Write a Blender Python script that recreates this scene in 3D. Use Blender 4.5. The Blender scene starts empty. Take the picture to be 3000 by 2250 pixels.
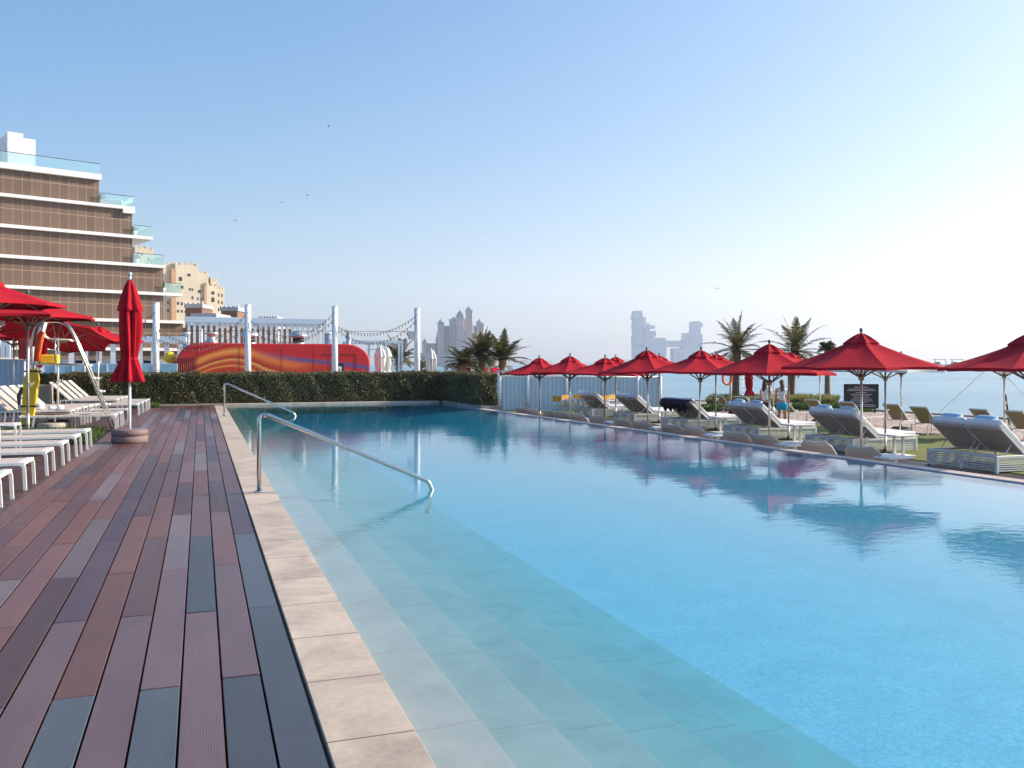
import bpy, bmesh, math, random
from mathutils import Vector, Matrix, Quaternion
R = math.radians
rnd = random.Random(7)
sc = bpy.context.scene
COL = sc.collection

# ------------------------------------------------------------------ camera
CAMZ = 1.5
YAW = R(19.35)
cam_d = bpy.data.cameras.new('camera')
cam = bpy.data.objects.new('camera', cam_d); COL.objects.link(cam)
cam_d.sensor_width = 36.0
cam_d.lens = 31.2
cam_d.shift_y = -0.0200
cam_d.clip_start = 0.05
cam_d.clip_end = 60000
cam.location = (0, 0, CAMZ)
cam.rotation_euler = (R(90), 0, -YAW)
sc.camera = cam

# ------------------------------------------------------------------ world and sun
SUN_AZ, SUN_EL = R(96), R(27)
w = bpy.data.worlds.new('World'); sc.world = w; w.use_nodes = True
nt = w.node_tree; nt.nodes.clear()
sky = nt.nodes.new('ShaderNodeTexSky'); sky.sky_type = 'NISHITA'
sky.sun_disc = False; sky.sun_elevation = SUN_EL; sky.sun_rotation = SUN_AZ
sky.air_density = 1.0; sky.dust_density = 2.6; sky.ozone_density = 2.0
bg = nt.nodes.new('ShaderNodeBackground'); bg.inputs[1].default_value = 0.15
wo = nt.nodes.new('ShaderNodeOutputWorld')
tint = nt.nodes.new('ShaderNodeMix'); tint.data_type = 'RGBA'; tint.blend_type = 'MULTIPLY'; tint.inputs[0].default_value = 1
tint.inputs[7].default_value = (1.0, 1.18, 1.19, 1)
hs = nt.nodes.new('ShaderNodeHueSaturation'); hs.inputs['Saturation'].default_value = 1.8
gmn = nt.nodes.new('ShaderNodeGamma'); gmn.inputs[1].default_value = .72
nt.links.new(sky.outputs[0], gmn.inputs[0]); nt.links.new(gmn.outputs[0], hs.inputs['Color']); nt.links.new(hs.outputs[0], tint.inputs[6]); nt.links.new(tint.outputs[2], bg.inputs[0]); nt.links.new(bg.outputs[0], wo.inputs[0])
sd = bpy.data.lights.new('sun', 'SUN'); sd.energy = 4.9; sd.angle = R(0.6); sd.color = (1.0, 0.87, 0.72)
sun = bpy.data.objects.new('sun', sd); COL.objects.link(sun)
sv = Vector((math.sin(SUN_AZ)*math.cos(SUN_EL), math.cos(SUN_AZ)*math.cos(SUN_EL), math.sin(SUN_EL)))
sun.rotation_euler = sv.to_track_quat('Z', 'Y').to_euler(); sun.location = (20, 0, 30)
sc.view_settings.view_transform = 'Standard'; sc.view_settings.look = 'None'
sc.view_settings.exposure = 0.80; sc.view_settings.gamma = 1.0
sc.cycles.max_bounces = 8; sc.cycles.transparent_max_bounces = 16
sc.cycles.diffuse_bounces = 2; sc.cycles.glossy_bounces = 3; sc.cycles.volume_bounces = 1

# ------------------------------------------------------------------ survey helpers: where a sight line meets a level / a line
S_, C_ = math.sin(YAW), math.cos(YAW)
F = 2600.0
def dirx(px):
    xc = (px-1500)/F
    return S_+xc*C_, C_-xc*S_
def onz(px, py, z):
    D = (CAMZ-z)*F/(py-1065); a, b = dirx(px); return Vector((a*D, b*D, z))
def onD(px, D, z=0.0):
    a, b = dirx(px); return Vector((a*D, b*D, z))
def onx(px, X, z=0.0):
    a, b = dirx(px); D = X/a; return Vector((X, b*D, z))
def ony(px, Y, z=0.0):
    a, b = dirx(px); D = Y/b; return Vector((a*D, Y, z))
def zat(py, D): return CAMZ+(1065-py)*D/F
def depth(p): return p[0]*S_+p[1]*C_

# ------------------------------------------------------------------ mesh builder
class MB:
    def __init__(s): s.v = []; s.f = []; s.sm = []
    def add(s, vs, fs, smooth=False):
        o = len(s.v); s.v += [tuple(v) for v in vs]
        for f in fs: s.f.append(tuple(i+o for i in f)); s.sm.append(smooth)
        return s
    def box(s, x0, x1, y0, y1, z0, z1, M=None, sh=None):
        vs = [Vector(p) for p in ((x0,y0,z0),(x1,y0,z0),(x1,y1,z0),(x0,y1,z0),(x0,y0,z1),(x1,y0,z1),(x1,y1,z1),(x0,y1,z1))]
        if M is not None: vs = [M@v for v in vs]
        return s.add(vs, [(0,3,2,1),(4,5,6,7),(0,1,5,4),(1,2,6,5),(2,3,7,6),(3,0,4,7)])
    def cbox(s, c, d, M=None):
        x, y, z = c; a, b, h = d[0]/2, d[1]/2, d[2]/2
        return s.box(x-a, x+a, y-b, y+b, z-h, z+h, M)
    def rbox(s, x0, x1, y0, y1, z0, z1, r=0.01, M=None):   # box with chamfered vertical and top edges
        def ring(i, z): return [(x0+i+0,y0+r,z),(x0+r,y0+i,z),(x1-r,y0+i,z),(x1-i,y0+r,z),(x1-i,y1-r,z),(x1-r,y1-i,z),(x0+r,y1-i,z),(x0+i,y1-r,z)]
        vs = ring(r*.7, z0)+ring(0, z0+r)+ring(0, z1-r)+ring(r*.7, z1)
        vs = [Vector(v) for v in vs]
        if M is not None: vs = [M@v for v in vs]
        fs = [tuple(range(7,-1,-1)), tuple(range(24,32))]
        for k in range(3):
            for i in range(8): fs.append((k*8+i, k*8+(i+1)%8, k*8+8+(i+1)%8, k*8+8+i))
        return s.add(vs, fs)
    def tube(s, pts, r, n=8, cap=True, closed=False, rs=None):
        pts = [Vector(p) for p in pts]; m = len(pts); vs = []; fs = []
        nrm = None
        for i, p in enumerate(pts):
            if closed: t = (pts[(i+1)%m]-pts[i-1]).normalized()
            elif i == 0: t = (pts[1]-p).normalized()
            elif i == m-1: t = (p-pts[i-1]).normalized()
            else: t = ((pts[i+1]-p).normalized()+(p-pts[i-1]).normalized()).normalized()
            if nrm is None:
                a = Vector((0,0,1)) if abs(t.z) < .9 else Vector((1,0,0)); nrm = a.cross(t).normalized()
            else:
                nrm = (nrm-t*nrm.dot(t)); nrm = nrm.normalized() if nrm.length > 1e-6 else t.orthogonal().normalized()
            b = t.cross(nrm); rr = rs[i] if rs else r
            for k in range(n):
                a = 2*math.pi*k/n; vs.append(p+nrm*math.cos(a)*rr+b*math.sin(a)*rr)
        for i in range(m if closed else m-1):
            j = (i+1) % m
            for k in range(n): fs.append((i*n+k, i*n+(k+1)%n, j*n+(k+1)%n, j*n+k))
        if cap and not closed:
            fs.append(tuple(range(n-1,-1,-1))); fs.append(tuple(range((m-1)*n, m*n)))
        return s.add(vs, fs, True)
    def cyl(s, c, r, z0, z1, n=16, r2=None):
        r2 = r if r2 is None else r2
        return s.tube([(c[0],c[1],z0),(c[0],c[1],z1)], r, n, rs=[r, r2])
    def lathe(s, c, prof, n=20, smooth=True, wob=None):
        vs = []; fs = []
        for j, (r, z) in enumerate(prof):
            for k in range(n):
                a = 2*math.pi*k/n; q = r*(wob(a, z) if wob else 1)
                vs.append((c[0]+q*math.cos(a), c[1]+q*math.sin(a), c[2]+z))
        for j in range(len(prof)-1):
            for k in range(n): fs.append((j*n+k, j*n+(k+1)%n, j*n+n+(k+1)%n, j*n+n+k))
        fs.append(tuple(range(n-1,-1,-1))); fs.append(tuple(range((len(prof)-1)*n, len(prof)*n)))
        return s.add(vs, fs, smooth)
    def prism(s, poly, a0, a1, axis='z', M=None):          # poly: 2-D outline; extruded along axis
        def P(u, v, h): return Vector((u,v,h)) if axis == 'z' else (Vector((u,h,v)) if axis == 'y' else Vector((h,u,v)))
        n = len(poly); vs = [P(u,v,a0) for u,v in poly]+[P(u,v,a1) for u,v in poly]
        if M is not None: vs = [M@v for v in vs]
        fs = [tuple(range(n-1,-1,-1)), tuple(range(n,2*n))]+[(i,(i+1)%n,n+(i+1)%n,n+i) for i in range(n)]
        return s.add(vs, fs)
    def ball(s, c, r, n=10, sz=1.0):
        prof = [(max(1e-4, math.sin(math.pi*i/n)*r), -math.cos(math.pi*i/n)*r*sz) for i in range(n+1)]
        return s.lathe(c, prof, n+4)
    def build(s, name, mat, parent=None, loc=None, rz=None, bevel=0, solid=0, fixn=True):
        me = bpy.data.meshes.new(name); me.from_pydata(s.v, [], s.f)
        me.polygons.foreach_set('use_smooth', s.sm)
        if fixn and len(s.f) < 6000:
            bm = bmesh.new(); bm.from_mesh(me); bmesh.ops.recalc_face_normals(bm, faces=bm.faces); bm.to_mesh(me); bm.free()
        me.update(); me.materials.append(mat)
        o = bpy.data.objects.new(name, me); COL.objects.link(o)
        if parent is not None: o.parent = parent
        if loc is not None: o.location = loc
        if rz is not None: o.rotation_euler[2] = rz
        if solid:
            m = o.modifiers.new('thick', 'SOLIDIFY'); m.thickness = solid; m.offset = 0
        if bevel:
            m = o.modifiers.new('bevel', 'BEVEL'); m.width = bevel; m.segments = 2; m.limit_method = 'ANGLE'; m.angle_limit = R(40)
        return o
def tag(o, label=None, cat=None, group=None, kind=None):
    if label: o['label'] = label
    if cat: o['category'] = cat
    if group: o['group'] = group
    if kind: o['kind'] = kind
    return o
def thing(name, label, cat, loc=(0,0,0), rz=0.0, group=None):
    o = bpy.data.objects.new(name, None); o.empty_display_size = .2; COL.objects.link(o)
    o.location = loc; o.rotation_euler = (0,0,rz)
    return tag(o, label, cat, group)
def copy_tree(o, parent=None):
    c = o.copy(); COL.objects.link(c)
    if parent is not None: c.parent = parent
    for ch in list(o.children): copy_tree(ch, c)
    return c
def dup(root, loc, rz, label, group=None):
    c = copy_tree(root); c.location = loc; c.rotation_euler = (0,0,rz); c['label'] = label
    if group: c['group'] = group
    return c

# ------------------------------------------------------------------ materials
def newmat(name):
    m = bpy.data.materials.new(name); m.use_nodes = True
    n = m.node_tree; b = n.nodes['Principled BSDF']; return m, n, b
def ND(n, t, **kw):
    x = n.nodes.new('ShaderNode'+t)
    for k, v in kw.items(): setattr(x, k, v)
    return x
def mathn(n, op, a, b=None):
    x = ND(n, 'Math', operation=op)
    for i, v in enumerate((a, b)):
        if v is None: continue
        if isinstance(v, (int, float)): x.inputs[i].default_value = v
        else: n.links.new(v, x.inputs[i])
    return x.outputs[0]
def mixc(n, fac, a, b, mode='MIX'):
    x = ND(n, 'Mix', data_type='RGBA', blend_type=mode)
    for sock, v in ((x.inputs[0], fac), (x.inputs[6], a), (x.inputs[7], b)):
        if isinstance(v, (int, float)): sock.default_value = v
        elif isinstance(v, tuple): sock.default_value = (*v[:3], 1)
        else: n.links.new(v, sock)
    return x.outputs[2]
def ramp(n, fac, stops, interp='LINEAR'):
    x = ND(n, 'ValToRGB'); x.color_ramp.interpolation = interp; e = x.color_ramp.elements
    while len(e) < len(stops): e.new(.5)
    for i, (p, c) in enumerate(stops): e[i].position = p; e[i].color = (*c[:3], 1)
    n.links.new(fac, x.inputs[0]); return x.outputs[0]
def noise(n, scale, detail=4, vec=None, dist=0.0, rough=.5, dims='3D'):
    x = ND(n, 'TexNoise'); x.inputs['Scale'].default_value = scale; x.inputs['Detail'].default_value = detail
    x.inputs['Distortion'].default_value = dist; x.inputs['Roughness'].default_value = rough
    if vec is not None: n.links.new(vec, x.inputs['Vector'])
    return x.outputs['Fac']
def objvec(n, scale=(1,1,1), rot=(0,0,0), loc=(0,0,0), src='Object'):
    tc = ND(n, 'TexCoord'); mp = ND(n, 'Mapping')
    mp.inputs['Scale'].default_value = scale; mp.inputs['Rotation'].default_value = rot; mp.inputs['Location'].default_value = loc
    n.links.new(tc.outputs[src], mp.inputs[0]); return mp.outputs[0]
def bump(n, b, h, strength=.3, dist=.01):
    x = ND(n, 'Bump'); x.inputs['Strength'].default_value = strength; x.inputs['Distance'].default_value = dist
    n.links.new(h, x.inputs['Height']); n.links.new(x.outputs[0], b.inputs['Normal']); return x.outputs[0]
def simple(name, col, rough=.5, metal=0.0, var=.12, vs=6.0, bmp=.0, bs=60.0, spec=.5, coat=0.0, trans=0.0):
    m, n, b = newmat(name)
    vec = objvec(n)
    f = noise(n, vs, 5, vec)
    lo = tuple(c*(1-var) for c in col); hi = tuple(min(1, c*(1+var)) for c in col)
    n.links.new(ramp(n, f, [(.3, lo), (.7, hi)]), b.inputs['Base Color'])
    b.inputs['Roughness'].default_value = rough; b.inputs['Metallic'].default_value = metal
    b.inputs['Specular IOR Level'].default_value = spec; b.inputs['Coat Weight'].default_value = coat
    if bmp: bump(n, b, noise(n, bs, 4, vec), bmp, .004)
    if trans:
        tr = ND(n, 'BsdfTranslucent'); tr.inputs[0].default_value = (*[min(1, c*1.25) for c in col], 1)
        mx = ND(n, 'MixShader'); mx.inputs[0].default_value = trans
        n.links.new(b.outputs[0], mx.inputs[1]); n.links.new(tr.outputs[0], mx.inputs[2])
        n.links.new(mx.outputs[0], n.nodes['Material Output'].inputs[0])
    return m
M = {}
M['white'] = simple('white_metal', (.80,.79,.77), .38, var=.05)
M['white_post'] = simple('white_post_paint', (.82,.83,.84), .45, var=.05)
M['stain'] = simple('brushed_steel', (.62,.60,.57), .22, 1.0, var=.06, vs=20)
M['alu'] = simple('pole_aluminium', (.70,.68,.65), .35, .55, var=.05)
M['brownpole'] = simple('bronze_pole', (.30,.24,.20), .4, .3, var=.1)
M['red'] = simple('red_canvas', (.40,.012,.024), .85, var=.16, vs=2.5, bmp=.35, bs=260, spec=.10)
M['whitecanvas'] = simple('white_canvas', (.78,.78,.76), .8, var=.05, trans=.2, bmp=.3, bs=200)
M['taupe'] = simple('taupe_sling', (.56,.46,.40), .75, var=.08, vs=30, bmp=.5, bs=500)
M['tan'] = simple('tan_sling', (.42,.30,.19), .75, var=.08, vs=30, bmp=.5, bs=500)
M['beige'] = simple('beige_weave', (.60,.45,.36), .7, var=.12, vs=60, bmp=.6, bs=300)
M['cushion'] = simple('white_cushion', (.76,.77,.80), .85, var=.05, vs=5, bmp=1.0, bs=9)
M['towel'] = simple('white_towel', (.72,.77,.84), .95, var=.06, vs=20, bmp=.9, bs=90)
M['navy'] = simple('navy_towel', (.012,.016,.035), .95, var=.3, vs=12, bmp=.9, bs=70)
M['maroon'] = simple('maroon_cloth', (.22,.02,.02), .9, var=.2)
M['black'] = simple('black_rubber', (.015,.015,.016), .6, var=.2)
M['orange'] = simple('orange_foam', (.85,.10,.02), .45, var=.08)
M['yellow'] = simple('yellow_plastic', (.95,.60,.03), .4, var=.08)
M['yellowcloth'] = simple('yellow_canvas', (.85,.47,.04), .7, var=.1, trans=.25)
M['finial'] = simple('green_finial', (.05,.14,.13), .35, var=.15)
M['concrete'] = simple('beige_concrete', (.42,.37,.31), .8, var=.15, vs=9, bmp=.4, bs=60)
M['greyplanter'] = simple('grey_stone_wall', (.27,.24,.22), .8, var=.2, vs=5, bmp=.3, bs=30)
M['brownwall'] = simple('brown_render', (.22,.12,.08), .8, var=.08, vs=.6)
M['bluewall'] = simple('pale_blue_wall', (.23,.42,.56), .7, var=.08, vs=1)
M['paleblue'] = simple('pale_blue_paint', (.58,.68,.78), .55, var=.05, vs=1)
M['vent'] = simple('galvanised_vent', (.55,.57,.57), .35, .7, var=.1)
M['glassrail'] = None
def glass_mat(name, col, a):
    m, n, b = newmat(name)
    t = ND(n, 'BsdfTransparent'); t.inputs[0].default_value = (*col, 1)
    g = ND(n, 'BsdfGlossy'); g.inputs[1].default_value = .03; g.inputs[0].default_value = (.9,.95,.95,1)
    mx = ND(n, 'MixShader'); mx.inputs[0].default_value = a
    n.links.new(t.outputs[0], mx.inputs[1]); n.links.new(g.outputs[0], mx.inputs[2])
    n.links.new(mx.outputs[0], n.nodes['Material Output'].inputs[0]); return m
M['glassrail'] = glass_mat('green_tinted_glass', (.84,.95,.93), .30)
M['darkglass'] = simple('dark_window_glass', (.03,.04,.045), .12, var=.3)
M['skin'] = simple('skin', (.52,.27,.18), .55, var=.05)
M['hair'] = simple('dark_hair', (.03,.018,.012), .6, var=.3)
M['hairlight'] = simple('brown_hair', (.16,.08,.04), .6, var=.3)
M['shirt'] = simple('white_cotton', (.72,.70,.72), .9, var=.05)
M['aqua'] = simple('aqua_cotton', (.03,.42,.72), .85, var=.08)
M['navyshorts'] = simple('navy_cotton', (.02,.02,.05), .85, var=.2)

# deck boards: each board its own tint, fine lengthwise grooves
def deck_mat(name, along_y=True, dark=1.0, warm=0.0):
    m, n, b = newmat(name)
    g = ND(n, 'NewGeometry'); rp = g.outputs['Random Per Island']
    c = ramp(n, rp, [(0, (.060,.055,.068)), (.16, (.135,.062,.058)), (.30, (.085,.072,.090)), (.44, (.165,.072,.055)), (.56, (.11,.090,.105)),
                     (.68, (.15,.085,.085)), (.80, (.075,.048,.050)), (.9, (.15,.135,.155))], 'CONSTANT')
    c = mixc(n, .12+warm*1.6, c, (.15,.07,.058))
    sc_ = (3.0,.25,1) if along_y else (.25,3.0,1)
    v = objvec(n, sc_)
    f = noise(n, 2.2, 6, v, rough=.62)
    c = mixc(n, .55, c, ramp(n, f, [(.25, (.62,.60,.62)), (.75, (1.35,1.3,1.28))]), 'MULTIPLY')
    f2 = noise(n, .7, 3, objvec(n))
    c = mixc(n, .5, c, ramp(n, f2, [(.3, (.75,.75,.8)), (.7, (1.2,1.15,1.1))]), 'MULTIPLY')
    if along_y:      # boards nearest the camera and coping turn slate, sky reflection painted in
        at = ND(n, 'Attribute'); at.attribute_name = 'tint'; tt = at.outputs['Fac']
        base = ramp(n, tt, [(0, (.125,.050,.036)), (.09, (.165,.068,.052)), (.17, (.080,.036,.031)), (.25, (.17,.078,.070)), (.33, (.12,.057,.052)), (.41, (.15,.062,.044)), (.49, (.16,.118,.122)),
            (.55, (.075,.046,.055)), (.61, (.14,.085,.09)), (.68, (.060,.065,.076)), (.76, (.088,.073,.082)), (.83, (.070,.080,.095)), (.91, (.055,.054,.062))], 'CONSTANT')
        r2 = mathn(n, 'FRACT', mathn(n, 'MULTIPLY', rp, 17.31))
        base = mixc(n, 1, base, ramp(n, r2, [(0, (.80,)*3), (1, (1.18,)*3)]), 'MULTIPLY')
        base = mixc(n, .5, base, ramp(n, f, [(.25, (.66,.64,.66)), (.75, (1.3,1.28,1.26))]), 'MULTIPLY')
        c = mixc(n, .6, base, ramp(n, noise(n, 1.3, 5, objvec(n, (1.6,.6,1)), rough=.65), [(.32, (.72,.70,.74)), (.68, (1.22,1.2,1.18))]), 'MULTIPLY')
    c = mixc(n, 1, c, (dark*(1.0 if along_y and dark == 1 else .66),)*3, 'MULTIPLY')
    n.links.new(c, b.inputs['Base Color'])
    n.links.new(ramp(n, f, [(.2, (.30,)*3), (.8, (.46,)*3)]), b.inputs['Roughness'])
    b.inputs['Specular IOR Level'].default_value = .5
    wv = ND(n, 'TexWave', wave_type='BANDS', bands_direction='X' if along_y else 'Y'); wv.inputs['Scale'].default_value = 55
    wv.inputs['Distortion'].default_value = 0.0
    n.links.new(objvec(n), wv.inputs['Vector'])
    h = mathn(n, 'ADD', mathn(n, 'MULTIPLY', wv.outputs['Fac'], .8), mathn(n, 'MULTIPLY', f, .5))
    bump(n, b, h, .32, .003)
    return m
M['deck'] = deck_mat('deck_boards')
M['deckx'] = deck_mat('deck_boards_crosswise', False, 1.0, .25)
M['deckdark'] = deck_mat('dark_deck_boards', False, .45)

def stone_mat(name, base, joint_len, off=0.0, wet=False):
    m, n, b = newmat(name); v = objvec(n)
    if wet:
        wob_ = ND(n, 'TexNoise'); wob_.inputs['Scale'].default_value = 4; n.links.new(v, wob_.inputs['Vector'])
        vd = ND(n, 'VectorMath', operation='MULTIPLY_ADD'); n.links.new(wob_.outputs['Color'], vd.inputs[0]); vd.inputs[1].default_value = (.05,.09,0); n.links.new(v, vd.inputs[2]); v = vd.outputs[0]
    f1 = noise(n, 2.3, 8, objvec(n, (1,1,1)), dist=.8, rough=.62); f2 = noise(n, 28, 6, v, rough=.7)
    lo = tuple(c*.68 for c in base); hi = tuple(min(1,c*1.22) for c in base)
    c = ramp(n, f1, [(.28, lo), (.5, base), (.72, hi)])
    c = mixc(n, .35, c, ramp(n, f2, [(.35, (.75,.7,.68)), (.65, (1.15,1.12,1.1))]), 'MULTIPLY')
    sx = ND(n, 'SeparateXYZ'); n.links.new(v, sx.inputs[0])
    q = mathn(n, 'FRACT', mathn(n, 'DIVIDE', mathn(n, 'ADD', sx.outputs['Y'], 100+off), joint_len))
    j = mathn(n, 'LESS_THAN', q, .011/joint_len)
    ti = ND(n, 'TexWhiteNoise', noise_dimensions='1D')
    n.links.new(mathn(n, 'FLOOR', mathn(n, 'DIVIDE', mathn(n, 'ADD', sx.outputs['Y'], 100+off), joint_len)), ti.inputs['W'])
    c = mixc(n, 1, c, ramp(n, ti.outputs['Value'], [(0, (.94,.94,.93)), (1, (1.05,1.05,1.05))]), 'MULTIPLY')
    if wet:     # each tread painted bluer and darker, imitating deeper water; pale nosing strips
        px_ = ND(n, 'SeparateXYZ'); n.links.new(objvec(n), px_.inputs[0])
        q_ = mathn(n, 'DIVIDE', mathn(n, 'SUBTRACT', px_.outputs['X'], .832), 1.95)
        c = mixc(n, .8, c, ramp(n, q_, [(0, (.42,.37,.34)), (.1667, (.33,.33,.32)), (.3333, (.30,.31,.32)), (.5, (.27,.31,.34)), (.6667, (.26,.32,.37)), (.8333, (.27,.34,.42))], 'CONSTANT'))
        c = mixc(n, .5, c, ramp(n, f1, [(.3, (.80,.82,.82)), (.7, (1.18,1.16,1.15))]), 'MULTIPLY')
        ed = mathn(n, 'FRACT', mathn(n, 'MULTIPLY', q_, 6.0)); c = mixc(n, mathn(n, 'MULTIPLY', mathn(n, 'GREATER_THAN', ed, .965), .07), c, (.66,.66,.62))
    c = mixc(n, mathn(n, 'MULTIPLY', j, .35 if wet else 1.0), c, (.16,.12,.10))
    n.links.new(c, b.inputs['Base Color']); b.inputs['Roughness'].default_value = .55
    bump(n, b, mathn(n, 'SUBTRACT', f2, mathn(n, 'MULTIPLY', j, 2.0)), .25, .004)
    return m
M['coping'] = stone_mat('pink_limestone', (.52,.42,.33), .70, .05)
M['steps'] = stone_mat('submerged_limestone', (.42,.40,.39), 1.05, .2, True)
M['poolwall'] = simple('pool_wall_tile', (.25,.50,.58), .4, var=.1)

def floor_mat():
    m, n, b = newmat('blue_pebble_mosaic'); v = objvec(n)
    nz = noise(n, 3, 2, v)
    vv = ND(n, 'TexVoronoi', feature='DISTANCE_TO_EDGE'); vv.inputs['Scale'].default_value = 21; vv.inputs['Randomness'].default_value = .75
    wob_ = ND(n, 'TexNoise'); wob_.inputs['Scale'].default_value = 5; wob_.inputs['Detail'].default_value = 2; n.links.new(v, wob_.inputs['Vector'])
    vd = ND(n, 'VectorMath', operation='MULTIPLY_ADD'); n.links.new(wob_.outputs['Color'], vd.inputs[0]); vd.inputs[1].default_value = (.12,.12,0); n.links.new(v, vd.inputs[2]); v = vd.outputs[0]
    n.links.new(v, vv.inputs['Vector'])
    vc = ND(n, 'TexVoronoi'); vc.inputs['Scale'].default_value = 21; vc.inputs['Randomness'].default_value = .75; n.links.new(v, vc.inputs['Vector'])
    c = mixc(n, .12, ramp(n, nz, [(.3, (.44,.425,.57)), (.7, (.53,.49,.63))]), vc.outputs['Color'], 'SOFT_LIGHT')
    c = mixc(n, ramp(n, vv.outputs['Distance'], [(.0, (.75,)*3), (.12, (0,)*3)]), c, (.24,.35,.50))
    n.links.new(c, b.inputs['Base Color']); b.inputs['Roughness'].default_value = .5
    return m
M['floor'] = floor_mat()

def water_mat():
    m = bpy.data.materials.new('pool_water'); m.use_nodes = True; n = m.node_tree; n.nodes.clear()
    o = ND(n, 'OutputMaterial')
    v1 = objvec(n, (1,1,1), (0,0,R(25)))
    h1 = noise(n, 1.6, 3, objvec(n, (.8,1.3,1), (0,0,R(15))), dist=.4)
    h2 = noise(n, 7.5, 3, objvec(n, (.75,1.2,1), (0,0,R(-20))), dist=.6)
    h3 = noise(n, 26, 2, v1)
    amp = noise(n, .16, 2, objvec(n))                      # calm and ruffled patches
    a = ramp(n, amp, [(.38, (.25,)*3), (.62, (1,)*3)])
    h = mathn(n, 'ADD', mathn(n, 'MULTIPLY', h1, .26), mathn(n, 'MULTIPLY', mathn(n, 'ADD', mathn(n, 'MULTIPLY', h2, .30), mathn(n, 'MULTIPLY', h3, .08)), a))
    bp = ND(n, 'Bump'); bp.inputs['Strength'].default_value = 1.0; bp.inputs['Distance'].default_value = .008
    n.links.new(h, bp.inputs['Height'])
    t = ND(n, 'BsdfTransparent'); t.inputs[0].default_value = (.97,1,1,1)
    g = ND(n, 'BsdfGlossy'); g.inputs['Roughness'].default_value = .015; n.links.new(bp.outputs[0], g.inputs['Normal'])
    gm = ND(n, 'NewGeometry'); dt = ND(n, 'VectorMath', operation='DOT_PRODUCT')
    n.links.new(bp.outputs[0], dt.inputs[0]); n.links.new(gm.outputs['Incoming'], dt.inputs[1])
    cs = mathn(n, 'MINIMUM', 1.0, mathn(n, 'ABSOLUTE', dt.outputs['Value']))
    fr = mathn(n, 'ADD', .021, mathn(n, 'MULTIPLY', .979, mathn(n, 'POWER', mathn(n, 'SUBTRACT', 1.0, cs), 5.0)))   # Schlick, same from both sides
    mx = ND(n, 'MixShader'); n.links.new(fr, mx.inputs[0])
    n.links.new(t.outputs[0], mx.inputs[1]); n.links.new(g.outputs[0], mx.inputs[2])
    n.links.new(mx.outputs[0], o.inputs['Surface'])
    va = ND(n, 'VolumeAbsorption'); va.inputs['Color'].default_value = (.10,.90,.945,1); va.inputs['Density'].default_value = 1.0
    n.links.new(va.outputs[0], o.inputs['Volume'])
    return m
M['water'] = water_mat()

def sea_mat():
    m, n, b = newmat('sea_water')
    h = mathn(n, 'ADD', mathn(n, 'MULTIPLY', noise(n, .35, 6, objvec(n, (1,1,1), (0,0,R(40))), dist=.5), 1.0), mathn(n, 'MULTIPLY', noise(n, 3.0, 5, objvec(n)), .35))
    f = noise(n, .012, 4, objvec(n, (.4,2.2,1), (0,0,R(-19))), dist=.5)
    n.links.new(ramp(n, f, [(.35, (.06,.20,.28)), (.65, (.12,.28,.35))]), b.inputs['Base Color'])
    b.inputs['Roughness'].default_value = .22; b.inputs['IOR'].default_value = 1.33
    bump(n, b, h, .6, .35); return m
M['sea'] = sea_mat()

def ground_mat(name, stops, s1, s2, rough=.9, bm_=.4, bd=.02):
    m, n, b = newmat(name); v = objvec(n)
    f = mathn(n, 'ADD', mathn(n, 'MULTIPLY', noise(n, s1, 6, v), .5), mathn(n, 'MULTIPLY', noise(n, s2, 5, v), .5))
    n.links.new(ramp(n, f, stops), b.inputs['Base Color']); b.inputs['Roughness'].default_value = rough
    bump(n, b, noise(n, s2, 6, v), bm_, bd); return m
M['turf'] = ground_mat('artificial_turf', [(.35, (.085,.10,.012)), (.65, (.19,.20,.035))], .5, 60)
M['sand'] = ground_mat('shelly_sand', [(.36, (.22,.15,.12)), (.5, (.42,.33,.28)), (.62, (.62,.52,.47))], 1.2, 7, bm_=1.0, bd=.12)
M['paving'] = ground_mat('pale_paving', [(.35, (.36,.33,.30)), (.65, (.46,.43,.40))], .3, 12)
M['soil'] = ground_mat('underlay', [(.35, (.02,.015,.013)), (.65, (.03,.024,.02))], 2, 20)

def leaf_mat(name, cols, tr=.3, rough=.6):
    m, n, b = newmat(name); g = ND(n, 'NewGeometry')
    c = ramp(n, g.outputs['Random Per Island'], [(i/(len(cols)-1), c) for i, c in enumerate(cols)])
    c = mixc(n, .6, c, ramp(n, noise(n, 1.7, 4, objvec(n)), [(.3, (.6,.6,.6)), (.7, (1.35,1.25,1.2))]), 'MULTIPLY')
    n.links.new(c, b.inputs['Base Color']); b.inputs['Roughness'].default_value = rough
    t = ND(n, 'BsdfTranslucent'); n.links.new(c, t.inputs[0])
    mx = ND(n, 'MixShader'); mx.inputs[0].default_value = tr
    n.links.new(b.outputs[0], mx.inputs[1]); n.links.new(t.outputs[0], mx.inputs[2])
    n.links.new(mx.outputs[0], n.nodes['Material Output'].inputs[0]); return m
M['hedge'] = leaf_mat('hedge_leaves', [(.02,.03,.008), (.10,.11,.03), (.22,.18,.08), (.06,.08,.02), (.20,.17,.085)], .25)
M['hedgetwig'] = simple('hedge_twigs', (.030,.026,.014), .9, var=.3)
M['palmleaf'] = leaf_mat('palm_leaflets', [(.03,.042,.013), (.075,.085,.025), (.13,.13,.045), (.22,.19,.085)], .3, .45)
M['bark'] = simple('palm_bark', (.20,.125,.07), .9, var=.35, vs=14, bmp=1.0, bs=30)
M['grass'] = leaf_mat('tall_grass_blades', [(.10,.14,.03), (.24,.24,.06), (.33,.29,.11), (.12,.17,.03)], .35)
M['gcover'] = leaf_mat('ground_cover_leaves', [(.03,.07,.012), (.06,.12,.02), (.10,.17,.03)], .3)

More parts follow.
